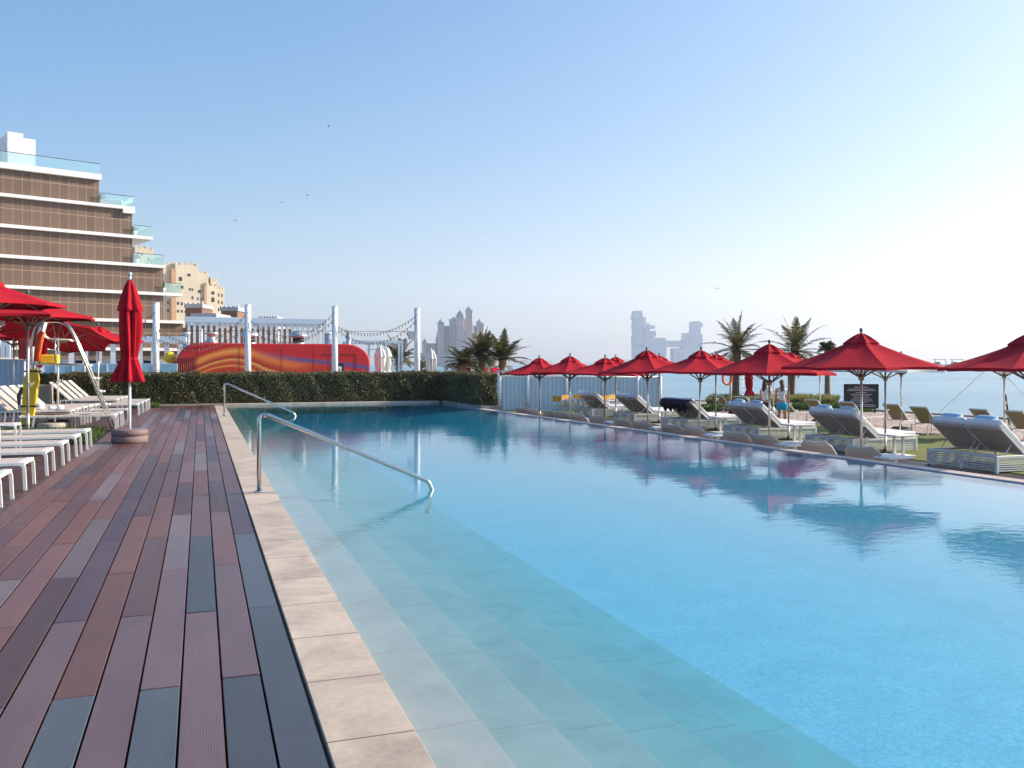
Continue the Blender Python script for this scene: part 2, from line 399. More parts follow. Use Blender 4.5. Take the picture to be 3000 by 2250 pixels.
# =================================================================== THE SETTING
EX = lambda y: 8.84+(26.7-y)*.05525            # inner line of the overflow edge
WZ = -0.022                                   # pool water level
def sheet(name, poly, z, mat, th=.3):
    o = MB().prism(poly, z-th, z, 'z').build(name, mat); return tag(o, kind='structure')
tag(MB().add([(-30000,-3000,-2.0),(30000,-3000,-2.0),(30000,40000,-2.0),(-30000,40000,-2.0)], [(0,1,2,3)]).build('sea', M['sea']), kind='structure')
# paved ground west and north of the pool, with the basin left open
sheet('paved_ground', [(-400,33.75),(9.66,33.75),(11.2,43.5),(13,60),(9,130),(-20,420),(-400,420)], -.008, M['paving'], 2.5)
sheet('ground_under_deck', [(-400,-12),(.40,-12),(.40,33.74),(-400,33.74)], -.06, M['soil'], 2.4)
# deck boards running with the pool
mb = MB(); rb = random.Random(3); W_, Lp = .18, 2.50
x = .455; k = 0; tints = []
while x > -1.84:
    y = (4.42-2.5*3 if k % 2 else 5.70-2.5*4)+rb.uniform(-.05,.05)
    while y < 33.6:
        y1 = min(y+Lp, 33.62)
        if y1-y > .1:
            z = rb.uniform(-.0015,.0015)
            mb.rbox(x-W_+.0045, x-.0045, y+.0065, y1-.0065, -.03, z, .003)
            bb = min(.66, max(0, .0+(x+.9)*.24+(7.4-(y+y1)/2)*.10))  # slate bias towards camera and coping, a painted sky sheen
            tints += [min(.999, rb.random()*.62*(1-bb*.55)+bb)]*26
        y += Lp
    x -= W_; k += 1
XL = x
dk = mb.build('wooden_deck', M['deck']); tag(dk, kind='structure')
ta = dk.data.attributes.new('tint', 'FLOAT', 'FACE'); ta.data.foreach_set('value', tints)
mb = MB(); y = -3.0; k = 0
while y < 33.5:
    x = XL-.004-(0 if k % 2 else 1.3)
    xs = [XL-.004]+([] if k % 2 else [x])
    while xs[-1] > -14: xs.append(xs[-1]-2.6)
    for a, b_ in zip(xs, xs[1:]):
        if 18.0 < y < 22.0 and a > -4.9: 
            if b_ > -4.9: continue
            a = -4.9
        mb.rbox(b_+.003, a-.003, y+.003, y+W_-.003, -.03, rb.uniform(-.0015,.0015), .004)
    y += W_; k += 1
tag(mb.build('wooden_terrace', M['deckx']), kind='structure')
# pool coping, steps, floor and walls
tag(MB().rbox(.470,.83,-4,33.38,-.30,0,.006).build('pool_coping', M['coping']), kind='structure')
o = MB().rbox(.835,8.75,33.40,33.72,-.7,.055,.008).build('far_pool_coping', stone_mat('far_coping_stone', (.52,.44,.37), 50)); tag(o, kind='structure')
tag(MB().box(.452,.469,-4,33.6,-.3,-.03).build('drain_channel', M['black']), kind='structure')
mb = MB(); prof = [(.832,-.9),(.832,-.066)]; xx = .832
for k in range(6):
    xx += .325; prof.append((xx, -.066-.048*k)); prof.append((xx+.004, -.066-.048*(k+1)))
prof.append((xx+.004, -.9))
mb.prism(prof, -4, 33.36, 'y'); tag(mb.build('pool_steps', M['steps'], fixn=True), kind='structure')
fl = [(2.77,-4,-.352),(5.2,-4,-.352),(EX(-4)-.02,-4,-.07),(EX(28.4)-.02,28.4,-.07),(8.88,33.36,-.07),(5.2,33.36,-.352),(2.77,33.36,-.352)]
tag(MB().add(fl, [(0,1,5,6),(1,2,3,4,5)]).build('pool_floor', M['floor']), kind='structure')
mb = MB()
def wallseg(mb, p, q, t, z0, z1):
    p, q = Vector((*p,0)), Vector((*q,0)); d = (q-p).normalized(); nn = Vector((d.y,-d.x,0))*t
    mb.prism([(v.x, v.y) for v in (p, q, q+nn, p+nn)], z0, z1)
wallseg(mb, (8.9,33.4), (EX(28.4),28.4), -.25, -1, -.03); tag(mb.build('pool_side_wall', M['floor']), kind='structure')
mb = MB(); wallseg(mb, (EX(28.3),28.3), (EX(-4),-4), -.16, -1.2, -.016)
tag(mb.build('overflow_edge', M['floor']), kind='structure')
mb = MB(); wallseg(mb, (EX(28.3)-.01,28.3), (EX(-4)-.01,-4), -.25, -.0155, -.006)
tag(mb.build('overflow_capping', stone_mat('overflow_stone', (.60,.48,.42), .9)), kind='structure')
o = MB().prism([(.834,-3.99),(EX(-4)-.003,-3.99),(EX(28.4)-.003,28.4),(8.896,33.395),(.834,33.395)], -.62, WZ).build('pool_water', M['water']); tag(o, kind='structure')
# lower terrace beyond the overflow edge
TZ = -.75
xs0 = lambda y: EX(y)+.17
mb = MB(); yy = -4.0; k = 0
xb = 9.0
while xb < 15.62:
    y0 = -4
    ylim = 44
    if xb < 11: ylim = 26.7-(xb-.0-9.17)/.05525
    ylim = min(40, max(ylim, -4)) if xb < 11 else 40
    y = -4.0-rb.uniform(0,2)
    while y < 40:
        y1 = y+2.6
        mb.rbox(xb+.004, xb+.136, y+.003, y1-.003, TZ-.03, TZ-.004+rb.uniform(-.001,.001), .003)
        y = y1
    xb += .14
tag(mb.build('lower_wooden_deck', M['deckdark']), kind='structure')
sheet('lower_ground', [(8.7,-12),(15.6,-12),(15.6,42),(13,42),(8.7,36)], TZ-.05, M['soil'], 1)
sheet('turf_lawn', [(15.72,-12),(21.8,-12),(21.8,40),(17.5,44.5),(13.4,41.5),(12.4,37.5),(15.72,33)], TZ+.012, M['turf'], 1)
shore = [(31.6,-12),(31.4,5),(30.9,16),(30.7,26.3),(30.2,33.9),(28.6,44),(27.3,50),(24.5,60),(20,75),(14,90)]
poly = [(21.5,-12)]+shore+[(5,90),(5,45),(21.5,38)]
bmz = MB()
sheet('sandy_beach', poly, TZ-.004, M['sand'], 1)
# low stone kerb where the sand ends
for nm_ in ('sea_wall_kerb',):
    mb = MB()
    for (a, b_) in zip(shore[:-1], shore[1:]):
        wallseg(mb, a, b_, .35, -2.6, TZ+.07)
    tag(mb.build('sea_wall', M['concrete']), 'low concrete wall along the edge of the sandy beach', 'wall')

# =================================================================== HEDGE
def leaves_on_box(mb, x0, x1, y0, y1, z0, z1, dens, size, rr, sides='-x+x-y+y+z', bulge=.07):
    faces = []
    if '-y' in sides: faces.append(((x1-x0)*(z1-z0), lambda u, v: ((x0+u*(x1-x0), y0, z0+v*(z1-z0)), (0,-1,0))))
    if '+y' in sides: faces.append(((x1-x0)*(z1-z0)*.4, lambda u, v: ((x0+u*(x1-x0), y1, z0+v*(z1-z0)), (0,1,0))))
    if '-x' in sides: faces.append(((y1-y0)*(z1-z0), lambda u, v: ((x0, y0+u*(y1-y0), z0+v*(z1-z0)), (-1,0,0))))
    if '+x' in sides: faces.append(((y1-y0)*(z1-z0), lambda u, v: ((x1, y0+u*(y1-y0), z0+v*(z1-z0)), (1,0,0))))
    if '+z' in sides: faces.append(((x1-x0)*(y1-y0), lambda u, v: ((x0+u*(x1-x0), y0+v*(y1-y0), z1), (0,0,1))))
    for area, fn in faces:
        for _ in range(int(area*dens)):
            p, nrm = fn(rr.random(), rr.random()); p = Vector(p); nrm = Vector(nrm)
            wob = math.sin(p.x*2.1+p.y)*.025+math.sin(p.x*5.3+p.z*4+p.y*3)*.022+math.sin(p.x*11+p.z*7)*.012+(rr.random()*.09 if rr.random() < .04 else 0)
            p += nrm*(wob-rr.random()**2*bulge*1.6+.02)
            cz = min(p.z, z1)
            a = (nrm+Vector((rr.uniform(-1,1), rr.uniform(-1,1), rr.uniform(-.6,1)))*1.1).normalized()
            t = a.orthogonal().normalized(); t.rotate(Quaternion(a, rr.uniform(0,6.3))); b = a.cross(t)
            s = size*rr.uniform(.6,1.3)
            mb.add([p-t*s, p+b*s*.45, p+t*s, p-b*s*.45], [(0,1,2,3)])
rh = random.Random(11)
hg = thing('hedge', 'long clipped dark green hedge across the far end of the pool, turning the corner', 'hedge', (1.5,34.3,0))
ho = Vector((1.5,34.3,0))
mb = MB(); mb.box(-6.1-ho.x,9.45-ho.x,33.95-ho.y,35.0-ho.y,0.0,1.04)
mb.prism([(9.02-ho.x,33.94-ho.y),(9.55-ho.x,33.94-ho.y),(9.46-ho.x,28.75-ho.y),(9.04-ho.x,28.75-ho.y)], .0, 1.03)
mb.build('hedge_twigs', M['hedgetwig'], hg)
mb = MB(); leaves_on_box(mb, -6.2-ho.x, 9.6-ho.x, 33.85-ho.y, 35.1-ho.y, 0.02, 1.13, 1300, .042, rh, '-y+z+x-x')
for i in range(12):
    f0, f1 = i/12, (i+1)/12
    xa = 8.94+(8.96-8.94)*f0; ya = 33.9-(33.9-28.7)*f1; yb = 33.9-(33.9-28.7)*f0
    leaves_on_box(mb, xa-ho.x, xa+.60-ho.x, ya-ho.y, yb-ho.y, 0.02, 1.13, 1300, .042, rh, '-x+z+x'+('-y' if i == 11 else ''))
mb.build('foliage', M['hedge'], hg)
mb = MB(); mb.prism([(8.86,33.39),(9.66,33.39),(9.60,28.42),(8.905,28.42)], -1.0, .07)
tag(mb.build('planter_wall', M['greyplanter']), 'low grey stone planter wall under the right end of the hedge', 'wall')
tag(MB().box(-6.4,.82,33.66,33.94,-.3,.055).build('planter_kerb', M['concrete']), 'low beige kerb along the foot of the hedge, left of the pool', 'kerb')

# =================================================================== PARASOLS
def octa(Rr, k, n, rot=0): a = 2*math.pi*k/n+rot; return Rr*math.cos(a), Rr*math.sin(a)
def canopy_mesh(Rr, rim, top, n=8, r0=.0, sag=.10, hem=.0, sub=6, pull=.06, pw=.92):
    mb = MB(); vs = []; fs = []; rows = 7
    m = n*sub
    for j in range(rows+1):
        t = j/rows; rr = r0+(Rr-r0)*t
        for k in range(m):
            kk, fr = divmod(k, sub); fr /= sub
            x0, y0 = octa(rr, kk, n); x1, y1 = octa(rr, kk+1, n)
            dip = math.sin(math.pi*fr)
            x = x0+(x1-x0)*fr; y = y0+(y1-y0)*fr
            q = 1-pull*dip*t
            z = top+(rim-top)*(t**pw)-sag*.35*math.sin(math.pi*t)*.6-dip*.035*t*(1-t)*3+dip*.012*t
            vs.append((x*q, y*q, z))
    for j in range(rows):
        for k in range(m): fs.append((j*m+k, j*m+(k+1)%m, (j+1)*m+(k+1)%m, (j+1)*m+k))
    if hem:
        o = len(vs)
        for k in range(m):
            v = vs[rows*m+k]; vs.append((v[0]*1.002, v[1]*1.002, v[2]-hem))
        for k in range(m): fs.append((rows*m+k, rows*m+(k+1)%m, o+(k+1)%m, o+k))
    mb.add(vs, fs, False); return mb
def make_parasol(name, label, cat, group, h_rim=2.15, rise=.55, Rr=1.36, fabric='red', pole='alu', bronze_top=False, hub_z=None, canvas_rot=0, n=8):
    t = thing(name, label, cat, (0,0,0), 0, group)
    apex = h_rim+rise
    MB().cyl((0,0), .024, 0, h_rim+.1, 14).build('pole', M[pole], t)
    p = MB().cyl((0,0), .033, 0, .42, 14).build('pole_sleeve', M['alu'], t)
    MB().cyl((0,0), .021, h_rim+.1, apex+.02, 10).build('mast_top', M['brownpole'], t)
    b = MB().lathe((0,0,0), [(.30,0),(.30,.035),(.27,.05),(.05,.055),(.05,.10)], 24).build('base_plate', M['black'], t)
    c = canopy_mesh(Rr, h_rim, apex-.09, n, .10, .10, .05).build('canopy', M[fabric], t, solid=.006)
    c.rotation_euler[2] = canvas_rot
    v = canopy_mesh(.345, apex-.085-rise*.20+.035, apex+.015, n, .02, 0, .05, pull=.12, pw=1.35).build('vent_cap', M[fabric], t, solid=.006)
    v.rotation_euler[2] = canvas_rot
    MB().ball((0,0,apex+.075), .033, 8, 1.5).cyl((0,0), .02, apex, apex+.04, 8).build('finial', M['finial'], t)
    hub = MB().cyl((0,0), .055, h_rim-.27, h_rim-.15, 12).build('runner_hub', M['brownpole'], t)
    for k in range(n):
        a = 2*math.pi*k/n+canvas_rot; ca, sa = math.cos(a), math.sin(a)
        r = MB().tube([(.03*ca,.03*sa,apex-.085),(.5*Rr*ca,.5*Rr*sa,(apex-.085)*.52+(h_rim-.02)*.48-.04),((Rr-.03)*ca,(Rr-.03)*sa,h_rim-.03)], .010, 6).build('rib', M['brownpole'], t)
        MB().tube([(.05*ca,.05*sa,h_rim-.20),(.5*Rr*ca,.5*Rr*sa,h_rim*.48+(apex-.085)*.52-.06)], .015, 6).build('strut', M['brownpole'], r)
    cr = MB().cbox((.03,0,1.05), (.06,.05,.09)).tube([(.055,0,1.05),(.10,0,1.05),(.10,0,1.10)], .008, 6).build('crank', M['alu'], t)
    return t
# front row along the overflow edge
ordn = ['nearest','second','third','fourth','fifth','sixth','seventh','eighth','ninth','tenth','eleventh','twelfth','thirteenth','fourteenth']
FG = 'red parasols standing along the overflow edge of the pool'
front = [(2524,12.30,1.44,.64,'large red parasol with the tallest apex, on the white pole beside the black notice board',R(20),1.53),
         (2254,12.30,1.27,.66,'red parasol in front of the two women, between the two palms',R(52),1.45),
         (2047,12.30,1.28,.55,'red parasol just left of the left beach palm, a white curl on its front',R(38),1.45),
         (1899,12.30,1.26,.61,'red parasol in front of the hazy white tower across the bay',R(28),1.42),
         (1770,12.30,1.18,.49,'red parasol between two others, bronze struts showing, left of the hazy tower',R(60),1.42),
         (1668,12.35,1.17,.58,'red parasol whose white pole stands by the left yellow chairs',R(15),1.42),
         (1582,12.40,1.13,.58,'red parasol furthest left on the pool edge, before the pale fence',R(35),1.48)]
P0 = None; parasols = []
for i, (px, X, zr, rise, lb, rot, rad) in enumerate(front):
    p = onx(px, X); 
    t = make_parasol('red_parasol', lb, 'parasol', FG, zr-TZ, rise, rad, canvas_rot=rot, pole='alu' if i != 4 else 'brownpole')
    t.rotation_euler = (R([.6,-.9,.8,-.5,1.0,-.7,.6][i]), R([-.7,.6,1.0,-.8,.4,.9,-1.0][i]), 0)
    t.location = (p.x, p.y, TZ)
p = onx(3022, 12.7)
t = make_parasol('red_parasol', 'large red parasol cut off by the right edge of the photo', 'parasol', FG, 2.17, .56, 1.42, canvas_rot=R(30)); t.location = (p.x, p.y, TZ)
# rows further out
BG = 'parasols standing between the double daybeds'
for i, (X, Y, zr, fab, lb) in enumerate([
    (16.3,18.0,1.33,'white','white canvas parasol with bronze pole behind the tallest red parasol'),
    (16.3,21.9,1.40,'red','red parasol with bronze pole just right of the woman in aqua shorts'),
    (16.3,25.8,1.38,'red','red parasol whose pole rises behind the daybed with the navy towel'),
    (16.3,29.7,1.36,'red','red parasol whose bronze pole rises beside the right end of the pale fence'),
    (16.4,33.6,1.34,'red','red parasol whose pole stands in front of the right yellow chairs')]):
    t = make_parasol('white_parasol' if fab == 'white' else 'red_parasol', lb, 'parasol', BG, zr-TZ, .42, 1.46 if fab == 'white' else 1.36, fabric='whitecanvas' if fab == 'white' else 'red', pole='brownpole', canvas_rot=R(22+17*i))
    t.location = (X, Y, TZ)
SG = 'red parasols over the sling loungers on the beach side'
for i, (px, X, lb) in enumerate([(2942,23,'red parasol rearmost at the right, its white pole behind the nearest double daybed'),
    (2640,23,'red parasol in the beach row, slim white pole with a crank against the sea'),
    (2402,23,'red parasol in the beach row, pole in front of the tall grass'),
    (2266,23,'red parasol in the beach row, white pole between the two women')]):
    p = onx(px, X); t = make_parasol('red_parasol', lb, 'parasol', SG, 2.06, .50, 1.36, canvas_rot=R(10+25*i)); t.location = (p.x, p.y, TZ)
# left deck group
LG = 'tall red parasols over the loungers on the left deck'
for i, (px, D, zr, rise, tilt, lb) in enumerate([(-50,16.3,2.60,.52,0,'red parasol at the left edge of the photo, nearest and highest of its group'),
    (82,19.0,2.50,.45,0,'red parasol above the lifeguard chair, dark underside showing'),
    (170,23.0,2.22,.45,-17,'tilted red parasol behind the lifeguard chair, sunlit inside hanging low'),
    (40,26.0,2.24,.45,0,'red parasol left of and behind the orange rescue tube'),
    (288,27.0,2.20,.42,0,'red parasol partly hidden behind the closed red parasol'),
    (248,31.0,2.25,.42,0,'red parasol rearmost of the left group, close to the hedge')]):
    p = onD(px, D); t = make_parasol('red_parasol', lb, 'parasol', LG, zr, rise, 1.38, canvas_rot=R(12+14*i)); t.location = (p.x, p.y, 0)
    if tilt:
        axis = Vector((C_, -S_, 0)); piv = Vector((0,0,zr))
        T = Matrix.Translation(piv)@Matrix.Rotation(R(tilt), 4, axis)@Matrix.Translation(-piv)
        for ch in t.children:
            if ch.name.split('.')[0] in ('canopy','vent_cap','rib','finial','mast_top'): ch.matrix_basis = T@ch.matrix_basis

# closed red parasol in its round base
def closed_parasol(name, label, group, H, fabric='red', tie=.38, base=True, wscale=1.0):
    t = thing(name, label, 'parasol', (0,0,0), 0, group)
    MB().cyl((0,0), .026, 0, H*.42, 14).build('pole', M['white'], t)
    if base:
        MB().lathe((0,0,0), [(.32,.0),(.33,.02),(.33,.115),(.31,.125),(.31,.135),(.325,.14),(.325,.235),(.30,.25),(.04,.252)], 28).build('base_weights', M['basew'], t)
    z0 = H*.36
    def wob(a, z):
        q = 1+.34*math.sin(a*8+z*1.1)+.12*math.sin(a*3+z*3+1)+.07*math.sin(a*13-z*2)
        return q
    prof = []
    zt = H*tie+z0*.0+H*.115   # tie height
    N_ = 30
    for i in range(N_+1):
        u = i/N_; z = z0+(H*.955-z0)*u
        if z < zt: r = .115+.125*((zt-z)/(zt-z0))**.9
        else:
            v = (z-zt)/(H*.955-zt); r = .11+.055*math.sin(math.pi*min(1,v*1.05))*(1-v*.3)-.09*max(0, v-.75)/.25
        prof.append((max(.03, r*wscale), z))
    MB().lathe((0,0,0), prof, 64, True, wob).build('folded_canopy', M[fabric], t)
    zc = H*.80
    MB().lathe((0,0,0), [(.205*wscale,zc-.06),(.195*wscale,zc),(.15*wscale,zc+.20),(.085*wscale,zc+.42),(.03,H*.965)], 56, True, lambda a, z: 1+.17*math.sin(a*7+.7)).build('vent_cap', M[fabric], t, solid=.004)
    MB().lathe((0,0,0), [(.118*wscale,zt-.03),(.124*wscale,zt),(.118*wscale,zt+.03)], 32, True).build('tie_strap', M[fabric], t)
    MB().ball((0,0,H+.0), .045, 10).cyl((0,0), .03, H*.955, H-.02, 10).build('finial', M['vent'], t)
    return t
M['basew'] = simple('base_weight_granite', (.20,.135,.13), .7, var=.2, vs=30, bmp=.4, bs=80)
t = closed_parasol('closed_parasol', 'tall closed red parasol tied with a strap, in a round stone base on the deck', None, 3.20)
t.location = (-1.27, 18.35, 0)
CP = closed_parasol('closed_parasol', 'closed red parasol on a white pole on the beach right of the left palm', None, 1.95, base=False, wscale=.9)
CP.location = onD(2194, 43, TZ)
t = dup(CP, onD(1371, 50, -.1), 0, 'small closed red parasol above the right part of the hedge')
CW = closed_parasol('closed_parasol', 'closed white parasol left of two, right of the red trailer', 'closed white parasols behind the hedge', 2.35, 'whitecanvas', base=False, wscale=1.35)
CW.location = onD(1114, 44, -.0)
dup(CW, onD(1131, 44.6, 0), .4, 'closed white parasol right of two, right of the red trailer', 'closed white parasols behind the hedge')
dup(CW, onD(1263, 46, -.1), .9, 'closed white parasol just right of the last white post', 'closed white parasols behind the hedge')
t = make_parasol('red_parasol', 'small open red parasol beyond the corner of the hedge', 'parasol', None, .98+.75, .45, 1.36, canvas_rot=R(35)); t.location = onD(1438, 56, TZ)

# =================================================================== LOUNGERS
def arch(pts, r=.05, n=5):     # rounded polyline
    out = [Vector(pts[0])]
    for a, b, c in zip(pts, pts[1:], pts[2:]):
        a, b, c = Vector(a), Vector(b), Vector(c); u = (a-b).normalized()*r; v = (c-b).normalized()*r
        for i in range(n+1):
            t = i/n; out.append(b+u*(1-t)**2+v*t**2)
    out.append(Vector(pts[-1])); return out
def flat_tube(mb, pts, wd, th):      # rectangular bar along a polyline in the XZ plane (constant y centre), width wd along y
    pts = [Vector(p) for p in pts]; vs = []; fs = []
    for i, p in enumerate(pts):
        a = pts[max(0,i-1)]; b = pts[min(len(pts)-1,i+1)]; t = (b-a).normalized()
        y = Vector((0,1,0)); n_ = t.cross(y).normalized()
        for (u, v) in ((-1,-1),(1,-1),(1,1),(-1,1)): vs.append(p+y*u*wd/2+n_*v*th/2)
    m = len(pts)
    for i in range(m-1):
        for k in range(4): fs.append((i*4+k, i*4+(k+1)%4, i*4+4+(k+1)%4, i*4+4+k))
    fs += [(3,2,1,0), tuple(range(m*4-4, m*4))]
    mb.add(vs, fs, False)
def low_lounger(label, group, raised=False, L=1.95, H=.33, Wd=.60, back=None, fab='taupe'):
    # foot end at x=0, body towards -x
    t = thing('deck_lounger', label, 'sun lounger', (0,0,0), 0, group)
    hinge = -L+.72
    for s in (-1, 1):
        y = s*Wd/2
        mb = MB(); flat_tube(mb, arch([(.015,y,0),(.0,y,H-.02),(-.12,y,H-.02)], .06, 6), .036, .036); mb.build('leg', M['white'], t)
        mb = MB(); flat_tube(mb, [(-L+.30,y,H-.03),(-L+.26,y,0)], .034, .034); mb.build('leg', M['white'], t)
        mb = MB(); flat_tube(mb, [(-.12,y,H-.02),(-L if not raised else hinge-.25,y,H-.02)], .034, .034); mb.build('side_rail', M['white'], t)
    MB().rbox(-.075,.012,-Wd/2-.016,Wd/2+.016,H-.034,H+.004,.008).build('end_rail', M['white'], t)
    MB().rbox(hinge+.01,-.07,-Wd/2+.02,Wd/2-.02,H-.016,H-.004,.004).build('seat_sling', M[fab], t)
    if raised:
        a = R(back or 42); M4 = Matrix.Translation((hinge,0,H-.01))@Matrix.Rotation(a, 4, 'Y')
        mb = MB()
        for s in (-1, 1): mb.rbox(-.74,0,s*Wd/2-.018,s*Wd/2+.018,-.018,.018,.004,M4)
        mb.rbox(-.76,-.72,-Wd/2,Wd/2,-.018,.018,.004,M4); mb.build('backrest_frame', M['white'], t)
        MB().rbox(-.73,-.01,-Wd/2+.02,Wd/2-.02,-.008,.006,.003,M4).build('backrest_sling', M[fab], t)
        for s in (-1, 1): MB().tube([M4@Vector((-.45,s*(Wd/2-.03),-.01)), Vector((hinge-.30,s*(Wd/2-.03),H-.04))], .010, 6).build('backrest_prop', M['white'], t)
    else:
        MB().rbox(-L+.02,hinge-.01,-Wd/2+.02,Wd/2-.02,H-.016,H-.003,.004).build('backrest_sling', M[fab], t)
        MB().rbox(-L-.01,-L+.03,-Wd/2-.01,Wd/2+.01,H-.034,H+.004,.006).build('head_rail', M['white'], t)
    return t
GA = 'low flat loungers with white frames along the left deck'
A0 = low_lounger('white framed flat lounger nearest the camera, cut off by the left edge of the photo', GA)
A0.location = (-1.98, 10.80, 0)
labs = ['second flat lounger from the camera, its shadow long on the red boards', 'third flat lounger from the camera on the left deck', 'fourth flat lounger from the camera, level with the tall white benches',
        'fifth flat lounger from the camera on the left deck', 'sixth flat lounger from the camera, next to the green planting by the stone base']
for (x, y), lb in zip([(-1.97,12.12),(-1.95,13.55),(-1.92,14.82),(-1.90,16.12),(-1.88,17.38)], labs):
    dup(A0, (x,y,0), 0, lb)
for (x, y), lb in zip([(-1.84,22.45),(-1.80,23.45),(-1.76,25.1),(-1.70,28.1),(-1.66,29.3),(-1.62,30.5),(-1.60,31.6)],
    ['flat lounger at the feet of the lifeguard ladder','flat lounger just behind the lifeguard ladder','flat lounger halfway between lifeguard ladder and hedge',
     'flat lounger fourth from the hedge, beside the long deck boards','flat lounger third from the hedge','flat lounger second from the hedge','flat lounger closest to the hedge']):
    dup(A0, (x,y,0), 0, lb)
# taller white benches standing between the near loungers
GB = 'tall white benches between the near loungers'
def tall_bench(label, L=1.7, H=.50, Wd=.42):
    t = thing('tall_bench', label, 'bench', (0,0,0), 0, GB)
    for s in (-1, 1):
        for xx in (0, -L+.1):
            mb = MB(); flat_tube(mb, arch([(xx,s*Wd/2,0),(xx,s*Wd/2,H-.02),(xx-(.1 if xx == 0 else -.1),s*Wd/2,H-.02)], .05, 5), .03, .03); mb.build('leg', M['white'], t)
    MB().rbox(-L,.01,-Wd/2-.015,Wd/2+.015,H-.03,H+.004,.006).build('frame', M['white'], t)
    MB().rbox(-L+.04,-.05,-Wd/2+.02,Wd/2-.02,H,H+.008,.003).build('seat_sling', M['taupe'], t)
    return t
B0 = tall_bench('tall white bench with taupe top nearest the left photo edge'); B0.location = (-3.02,14.20,0)
dup(B0, (-2.95,15.47,0), 0, 'tall white bench in the middle of three, between two flat loungers')
dup(B0, (-2.88,16.75,0), 0, 'tall white bench furthest right of three, in front of the yellow board')
# loungers with raised backs
GC = 'loungers with raised taupe backs behind the lifeguard chair'
C0 = low_lounger('raised-back lounger nearest the camera, rolled towels lying on it', GC, True, 2.0, .43, .60, 44)
C0.location = (-2.80,22.9,0)
for i, lb in enumerate(['raised-back lounger second in the row behind the lifeguard chair','raised-back lounger third in the row behind the lifeguard chair',
                        'raised-back lounger fourth in the row behind the lifeguard chair','raised-back lounger last in the row behind the lifeguard chair']):
    dup(C0, (-2.76+i*.06,23.65+.72*i,0), 0, lb)
for i, lb in enumerate(['raised-back lounger first of the row in front of the hedge','raised-back lounger second of the row in front of the hedge',
                        'raised-back lounger third of the row in front of the hedge','raised-back lounger pushed closest to the hedge']):
    dup(C0, (-2.35+i*.05,29.3+.9*i,0), 0, lb, 'raised-back loungers in front of the hedge')
for (dx, dy, rr, m_, lb) in [(-.92,-.08,.075,'towel','rolled white towel with blue shade on the raised-back lounger'),(-.78,.1,.085,'towel','larger bundled white towel on the raised-back lounger'),(-.35,.0,.05,'towel','small folded white towel near the foot of the raised-back lounger')]:
    o = MB().lathe((0,0,0), [(.01,-.17),(rr*.9,-.16),(rr,-.08),(rr*.96,.02),(rr,.10),(rr*.85,.17),(.01,.18)], 18, True, lambda a, z: 1+.07*math.sin(3*a+z*9)).build('rolled_towel', M[m_])
    o.rotation_euler = (R(90), 0, R(-60)); o.location = (-2.80+dx, 22.9+dy, .43+rr*.93); tag(o, lb, 'towel', 'rolled towels on the loungers')
# beige round bin and low round stone base
o = MB().lathe((0,0,0), [(.29,0),(.30,.03),(.30,.80),(.29,.83),(.26,.84),(.26,.80),(.02,.80)], 28).build('round_bin', M['concrete']); o.location = onD(124, 27.4, 0)
tag(o, 'beige round bin standing behind the raised-back loungers', 'bin')
o = MB().lathe((0,0,0), [(.30,0),(.31,.02),(.31,.15),(.29,.17),(.04,.17)], 28).build('parasol_base', M['concrete']); o.location = onD(154, 20.0, 0)
tag(o, 'low round beige concrete parasol base without a pole on the left deck', 'parasol base')

